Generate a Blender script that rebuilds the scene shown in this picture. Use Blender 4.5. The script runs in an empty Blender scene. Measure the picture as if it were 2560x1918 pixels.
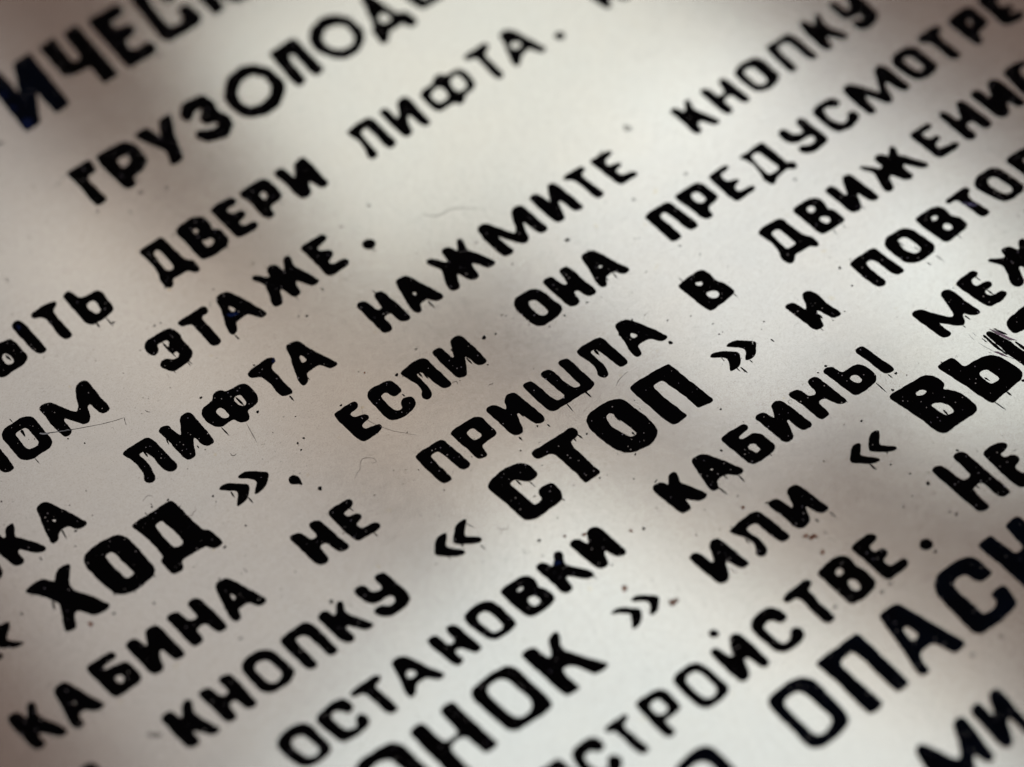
import bpy, math, random
from mathutils import Matrix, Vector
from mathutils.geometry import tessellate_polygon

scene = bpy.context.scene
MM = 0.001
# ------------------------------------------------------------------ camera
CAM = [-138.054, -205.876, 351.432]          # millimetres above the plate
ROT = [[0.7941141, 0.5160742, -0.3210142], [-0.6062322, 0.6350678, -0.4787185], [-0.0431885, 0.5747663, 0.8171771]]
cd = bpy.data.cameras.new('camera')
cd.sensor_width = 36.0
cd.lens = 102.456
cd.clip_start = 0.02
cd.clip_end = 50
cd.dof.use_dof = True
cd.dof.focus_distance = 427.95 * MM
cd.dof.aperture_fstop = 6.4
cam = bpy.data.objects.new('camera', cd)
scene.collection.objects.link(cam)
m = Matrix(ROT).to_4x4()
m.translation = Vector(CAM) * MM
cam.matrix_world = m
scene.camera = cam

# ------------------------------------------------------------------ world: dim warm room
world = bpy.data.worlds.new('World')
scene.world = world
world.use_nodes = True
bg = world.node_tree.nodes['Background']
bg.inputs['Color'].default_value = (1.000, 0.624, 0.496, 1)
bg.inputs['Strength'].default_value = 0.1250

# ------------------------------------------------------------------ window light (soft panes above the plate), plus one added warm fill
LAMPS = [  # x, y, width, height (mm), angle, radiance rgb
    (623, 953, 303, 337, -1.64, (0.859, 0.909, 0.835)),
    (681, 703, 238, 271, -1.40, (0.844, 0.898, 0.883)),
    (292, 350, 473, 462, -1.29, (0.785, 0.877, 0.868)),
    (234, 946, 702, 213, -1.58, (0.376, 0.386, 0.370)),
    (765, 533, 161, 171, -0.68, (0.883, 0.969, 0.932)),
    (431, 687, 758, 98, -1.22, (0.358, 0.322, 0.267)),  # no pane: added warm fill for the middle band, standing in for wall bounce
]
LAMP_H = 1200
GAIN = 0.97
for i, (x, y, w, h, a, c) in enumerate(LAMPS):
    ld = bpy.data.lights.new('window_or_fill_light', 'AREA')
    ld.shape = 'RECTANGLE'
    ld.size = w * MM
    ld.size_y = h * MM
    mx = max(c)
    ld.color = [v / mx for v in c]
    ld.energy = mx * math.pi * (w * MM) * (h * MM) * GAIN
    lo = bpy.data.objects.new('window_or_fill_light', ld)
    lo.location = (x * MM, y * MM, (LAMP_H + 6 * i) * MM)
    lo.rotation_euler = (0, 0, a)
    scene.collection.objects.link(lo)

scene.view_settings.view_transform = 'Standard'
scene.view_settings.look = 'None'
scene.view_settings.exposure = 0
scene.view_settings.gamma = 1
scene.cycles.use_denoising = True
scene.cycles.denoiser = 'OPENIMAGEDENOISE'
scene.cycles.denoising_input_passes = 'RGB_ALBEDO_NORMAL'
scene.cycles.denoising_prefilter = 'ACCURATE'

# ------------------------------------------------------------------ materials
def material(name):
    mt = bpy.data.materials.new(name)
    mt.use_nodes = True
    nt = mt.node_tree
    return mt, nt, nt.nodes['Principled BSDF']

def node(nt, kind, **kw):
    n = nt.nodes.new(kind)
    for k, v in kw.items():
        setattr(n, k, v)
    return n

def noise(nt, vec, scale, detail=3, rough=0.5):
    n = node(nt, 'ShaderNodeTexNoise')
    n.inputs['Scale'].default_value = scale
    n.inputs['Detail'].default_value = detail
    n.inputs['Roughness'].default_value = rough
    nt.links.new(vec, n.inputs['Vector'])
    return n

def ramp(nt, src, stops):
    r = node(nt, 'ShaderNodeValToRGB')
    e = r.color_ramp.elements
    e[0].position, e[0].color = stops[0][0], (*stops[0][1], 1)
    e[1].position, e[1].color = stops[-1][0], (*stops[-1][1], 1)
    for p, c in stops[1:-1]:
        k = e.new(p)
        k.color = (*c, 1)
    nt.links.new(src, r.inputs['Fac'])
    return r

def mix(nt, a, b, fac, mode='MIX'):
    n = node(nt, 'ShaderNodeMix', data_type='RGBA', blend_type=mode)
    for sock, v in ((n.inputs[6], a), (n.inputs[7], b), (n.inputs[0], fac)):
        if hasattr(v, 'is_linked') or hasattr(v, 'links'):
            nt.links.new(v, sock)
        elif isinstance(v, tuple):
            sock.default_value = (*v, 1)
        else:
            sock.default_value = v
    return n.outputs[2]

# anodised aluminium sheet, slightly stained and worn
plate_mat, nt, bs = material('worn_anodised_sheet')
tc = node(nt, 'ShaderNodeTexCoord')
V = tc.outputs['Object']
n1 = noise(nt, V, 55, 4, 0.6)
base = ramp(nt, n1.outputs['Fac'], [(0.3, (0.875, 0.88, 0.865)), (0.5, (0.885, 0.88, 0.86)), (0.7, (0.895, 0.88, 0.85))]).outputs['Color']
n2 = noise(nt, V, 230, 5, 0.65)
st = ramp(nt, n2.outputs['Fac'], [(0.3, (0.965, 0.965, 0.97)), (0.6, (1, 1, 1))]).outputs['Color']
base = mix(nt, base, st, 1.0, 'MULTIPLY')
n3 = noise(nt, V, 900, 4, 0.7)
grain = ramp(nt, n3.outputs['Fac'], [(0.32, (0.955, 0.95, 0.945)), (0.6, (1, 1, 1))]).outputs['Color']
base = mix(nt, base, grain, 1.0, 'MULTIPLY')
n3b = noise(nt, V, 4200, 2, 0.6)
gr2 = ramp(nt, n3b.outputs['Fac'], [(0.28, (0.82, 0.80, 0.77)), (0.46, (1, 1, 1))]).outputs['Color']
base = mix(nt, base, gr2, 1.0, 'MULTIPLY')
# small yellowish stains
n4 = noise(nt, V, 420, 2, 0.5)
ys = ramp(nt, n4.outputs['Fac'], [(0.72, (0, 0, 0)), (0.80, (1, 1, 1))]).outputs['Color']
base = mix(nt, base, (0.78, 0.68, 0.42), mix(nt, (0, 0, 0), ys, 0.45))
nt.links.new(base, bs.inputs['Base Color'])
bs.inputs['Metallic'].default_value = 0.96
rr = node(nt, 'ShaderNodeMapRange')
nt.links.new(n2.outputs['Fac'], rr.inputs['Value'])
rr.inputs['To Min'].default_value = 0.12
rr.inputs['To Max'].default_value = 0.14
nt.links.new(rr.outputs['Result'], bs.inputs['Roughness'])
bp = node(nt, 'ShaderNodeBump')
bp.inputs['Strength'].default_value = 0.35
bp.inputs['Distance'].default_value = 0.000004
nt.links.new(n3.outputs['Fac'], bp.inputs['Height'])
nt.links.new(bp.outputs['Normal'], bs.inputs['Normal'])

# matte black printing ink with pinholes
def make_ink(name, c0, c1):
    ink, nt, bs = material(name)
    tc = node(nt, 'ShaderNodeTexCoord')
    V = tc.outputs['Object']
    vo = node(nt, 'ShaderNodeTexVoronoi', feature='F1')
    vo.inputs['Scale'].default_value = 1550
    vo.inputs['Randomness'].default_value = 0.8
    nt.links.new(V, vo.inputs['Vector'])
    sep = node(nt, 'ShaderNodeSeparateColor')
    nt.links.new(vo.outputs['Color'], sep.inputs['Color'])
    thr = node(nt, 'ShaderNodeMapRange')
    nt.links.new(sep.outputs['Red'], thr.inputs['Value'])
    thr.inputs['From Min'].default_value = 0.2
    thr.inputs['To Min'].default_value = 0.0
    thr.inputs['To Max'].default_value = 0.155
    lt = node(nt, 'ShaderNodeMath', operation='LESS_THAN')
    nt.links.new(vo.outputs['Distance'], lt.inputs[0])
    nt.links.new(thr.outputs['Result'], lt.inputs[1])
    hole = mix(nt, (0.35, 0.35, 0.48), (0.9, 0.9, 0.9), sep.outputs['Green'])
    ni = noise(nt, V, 140, 3, 0.6)
    black = ramp(nt, ni.outputs['Fac'], [(0.35, c0), (0.7, c1)]).outputs['Color']
    col = mix(nt, black, hole, lt.outputs[0])
    nt.links.new(col, bs.inputs['Base Color'])
    nt.links.new(lt.outputs[0], bs.inputs['Metallic'])
    bs.inputs['Roughness'].default_value = 0.55
    bs.inputs['Specular IOR Level'].default_value = 0.04
    return ink

ink_mat = make_ink('black_printing_ink', (0.0012, 0.0013, 0.0018), (0.002, 0.0022, 0.0055))
navy_mat = make_ink('navy_black_printing_ink', (0.001, 0.003, 0.010), (0.0015, 0.007, 0.024))

def flat(name, c, rough=0.6, spec=0.1, metal=0.0, alpha=1.0, scale=600, var=0.35):
    mt, nt, bs = material(name)
    tc = node(nt, 'ShaderNodeTexCoord')
    n = noise(nt, tc.outputs['Object'], scale, 3, 0.6)
    d = tuple(v * (1 - var) for v in c)
    l = tuple(min(1, v * (1 + var)) for v in c)
    nt.links.new(ramp(nt, n.outputs['Fac'], [(0.3, d), (0.7, l)]).outputs['Color'], bs.inputs['Base Color'])
    bs.inputs['Roughness'].default_value = rough
    bs.inputs['Specular IOR Level'].default_value = spec
    bs.inputs['Metallic'].default_value = metal
    bs.inputs['Alpha'].default_value = alpha
    return mt

dirt_mat = flat('dark_brown_dirt', (0.03, 0.02, 0.012))
smear_mat = flat('grey_smear', (0.05, 0.045, 0.045), alpha=0.33)
rust_mat = flat('rust', (0.32, 0.07, 0.015), alpha=0.9)
halo_mat = flat('rust_halo', (0.60, 0.24, 0.08), metal=0.5, alpha=0.5)
hair_mat = flat('lint', (0.13, 0.11, 0.10), alpha=0.8)
redhair_mat = flat('reddish_lint', (0.16, 0.05, 0.04))
bare_mat = flat('bare_metal', (0.85, 0.86, 0.84), rough=0.25, metal=0.95, var=0.1)
violet_mat = flat('violet_stain', (0.34, 0.25, 0.37), rough=0.35, metal=0.6)
bluescore_mat = flat('bluish_score', (0.42, 0.47, 0.54), rough=0.35, metal=0.7)
blue_mat = flat('blue_tint', (0.01, 0.025, 0.12), rough=0.4, metal=0.7, alpha=0.75, scale=2500, var=0.9)
lilac_mat = flat('lilac_stain', (0.22, 0.22, 0.42), rough=0.3, metal=0.9, alpha=0.5, scale=1500, var=0.3)

# ------------------------------------------------------------------ helpers
def link(name, verts, faces, mat, parent=None, smooth=False):
    me = bpy.data.meshes.new(name)
    me.from_pydata(verts, [], faces)
    me.materials.append(mat)
    if smooth:
        for p in me.polygons:
            p.use_smooth = True
    me.update()
    o = bpy.data.objects.new(name, me)
    scene.collection.objects.link(o)
    if parent:
        o.parent = parent
    return o

def area(r):
    return 0.5 * sum(r[i][0] * r[(i + 1) % len(r)][1] - r[(i + 1) % len(r)][0] * r[i][1] for i in range(len(r)))

def rounded(pts, rad, step, rnd, amp, grow=0.0):
    """round the corners of a closed outline, resample it and let its edge wander a little"""
    n = len(pts)
    cur = []
    for i in range(n):
        p0, p1, p2 = pts[i - 1], pts[i], pts[(i + 1) % n]
        d0 = math.dist(p0, p1); d2 = math.dist(p2, p1)
        if d0 < 1e-6 or d2 < 1e-6:
            continue
        c0 = min(rad, 0.5 * d0); c2 = min(rad, 0.5 * d2)
        a = (p1[0] + (p0[0] - p1[0]) * c0 / d0, p1[1] + (p0[1] - p1[1]) * c0 / d0)
        b = (p1[0] + (p2[0] - p1[0]) * c2 / d2, p1[1] + (p2[1] - p1[1]) * c2 / d2)
        k = 5
        for j in range(k + 1):
            t = j / k
            cur.append(((1 - t) ** 2 * a[0] + 2 * t * (1 - t) * p1[0] + t * t * b[0],
                        (1 - t) ** 2 * a[1] + 2 * t * (1 - t) * p1[1] + t * t * b[1]))
    # resample
    L = [0]
    for i in range(len(cur)):
        L.append(L[-1] + math.dist(cur[i], cur[(i + 1) % len(cur)]))
    tot = L[-1]
    m_ = max(10, int(tot / step))
    ph = [(rnd.uniform(0, 6.28), rnd.uniform(0.6, 1.0) * f) for f in (2.1, 3.7, 6.3, 11.0)]
    res = []
    j = 0
    for i in range(m_):
        s = tot * i / m_
        while L[j + 1] < s:
            j += 1
        t = (s - L[j]) / max(1e-9, L[j + 1] - L[j])
        p, q = cur[j], cur[(j + 1) % len(cur)]
        res.append((p[0] + (q[0] - p[0]) * t, p[1] + (q[1] - p[1]) * t))
    out = []
    for i in range(m_):
        p, q = res[i - 1], res[(i + 1) % m_]
        dx, dy = q[0] - p[0], q[1] - p[1]
        l = math.hypot(dx, dy) or 1
        s = i / m_ * 6.28318
        turns = max(1, round(tot / 6.3))
        d = sum(math.sin(round(f * turns) * s + a) * amp / (0.7 + 0.35 * f) for a, f in ph)
        d += rnd.gauss(0, amp * 0.22) + grow
        out.append((res[i][0] + dy / l * d, res[i][1] - dx / l * d))
    return out

def film(name, groups, mat, parent, thick, z0=0.0):
    """printed ink: outlines with holes, given thickness"""
    verts, faces = [], []
    for rings in groups:
        polys = [[Vector((x * MM, y * MM, 0)) for x, y in r] for r in rings]
        tris = tessellate_polygon(polys)
        off = len(verts)
        flatv = [v for r in polys for v in r]
        for v in flatv:
            verts.append((v.x, v.y, (z0 + thick) * MM))
        n = len(flatv)
        for v in flatv:
            verts.append((v.x, v.y, (z0 + 0.002) * MM))
        for t in tris:
            a, b, c = flatv[t[0]], flatv[t[1]], flatv[t[2]]
            cr = (b.x - a.x) * (c.y - a.y) - (b.y - a.y) * (c.x - a.x)
            if cr < 0:
                t = (t[0], t[2], t[1])
            faces.append((off + t[0], off + t[1], off + t[2]))
        k = 0
        for ri, r in enumerate(rings):
            ccw = area(r) > 0
            m_ = len(r)
            outer = ri == 0
            for i in range(m_):
                a = off + k + i
                b = off + k + (i + 1) % m_
                q = (a, a + n, b + n, b)
                if ccw != outer:
                    q = q[::-1]
                faces.append(q)
            k += m_
    return link(name, verts, faces, mat, parent)

def blob(cx, cy, rx, ry, rnd, n=16, ang=0.0, rough=0.15):
    pts = []
    a1, a2 = rnd.uniform(0, 6.28), rnd.uniform(0, 6.28)
    for i in range(n):
        t = 6.28318 * i / n
        k = 1 + rough * math.sin(2 * t + a1) + rough * 0.7 * math.sin(3 * t + a2)
        x, y = rx * k * math.cos(t), ry * k * math.sin(t)
        pts.append((cx + x * math.cos(ang) - y * math.sin(ang), cy + x * math.sin(ang) + y * math.cos(ang)))
    return pts

def ribbon(path, w, rnd, taper=0.35, n=6):
    """outline of a tapering stroke along a path"""
    P = []
    for i in range(len(path) - 1):
        for k in range(n):
            t = k / n
            P.append((path[i][0] + (path[i + 1][0] - path[i][0]) * t, path[i][1] + (path[i + 1][1] - path[i][1]) * t))
    P.append(path[-1])
    left, right = [], []
    N = len(P)
    for i, p in enumerate(P):
        a, b = P[max(0, i - 1)], P[min(N - 1, i + 1)]
        dx, dy = b[0] - a[0], b[1] - a[1]
        l = math.hypot(dx, dy) or 1
        u = i / (N - 1)
        h = 0.5 * w * (min(1, u / taper + 0.12) if u < taper else (1 if u < 1 - taper else (1 - u) / taper + 0.08)) * rnd.uniform(0.7, 1.15)
        left.append((p[0] - dy / l * h, p[1] + dx / l * h))
        right.append((p[0] + dy / l * h, p[1] - dx / l * h))
    return left + right[::-1]

# ------------------------------------------------------------------ the sign
rnd = random.Random(7)
sign = bpy.data.objects.new('instruction_sign', None)
scene.collection.objects.link(sign)
sign.location = (0, 0, -0.0016)
sign['label'] = 'glossy off-white metal instruction plate printed with worn black Cyrillic lettering'
sign['category'] = 'sign'
sign_inv = Matrix.Translation((0, 0, 0.0016))

def child(o):
    o.matrix_parent_inverse = sign_inv
    return o

# plate: rounded rectangle sheet 1.6 mm thick, its top at z = 0
def rrect(x0, y0, x1, y1, r, k=6):
    o = []
    for cx, cy, a in ((x1 - r, y0 + r, -90), (x1 - r, y1 - r, 0), (x0 + r, y1 - r, 90), (x0 + r, y0 + r, 180)):
        for i in range(k + 1):
            t = math.radians(a + 90 * i / k)
            o.append((cx + r * math.cos(t), cy + r * math.sin(t)))
    return o
edge = rrect(-190, -150, 210, 165, 6)
inner = rrect(-189.7, -149.7, 209.7, 164.7, 5.7)
n = len(edge)
verts = [(x * MM, y * MM, 0) for x, y in inner] + [(x * MM, y * MM, -0.3 * MM) for x, y in edge] + [(x * MM, y * MM, -1.6 * MM) for x, y in edge]
faces = [tuple(range(n)), tuple(range(2 * n, 3 * n))[::-1]]
for i in range(n):
    j = (i + 1) % n
    faces += [(i, n + i, n + j, j), (n + i, 2 * n + i, 2 * n + j, n + j)]
child(link('metal_plate', verts, faces, plate_mat, sign))

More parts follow.
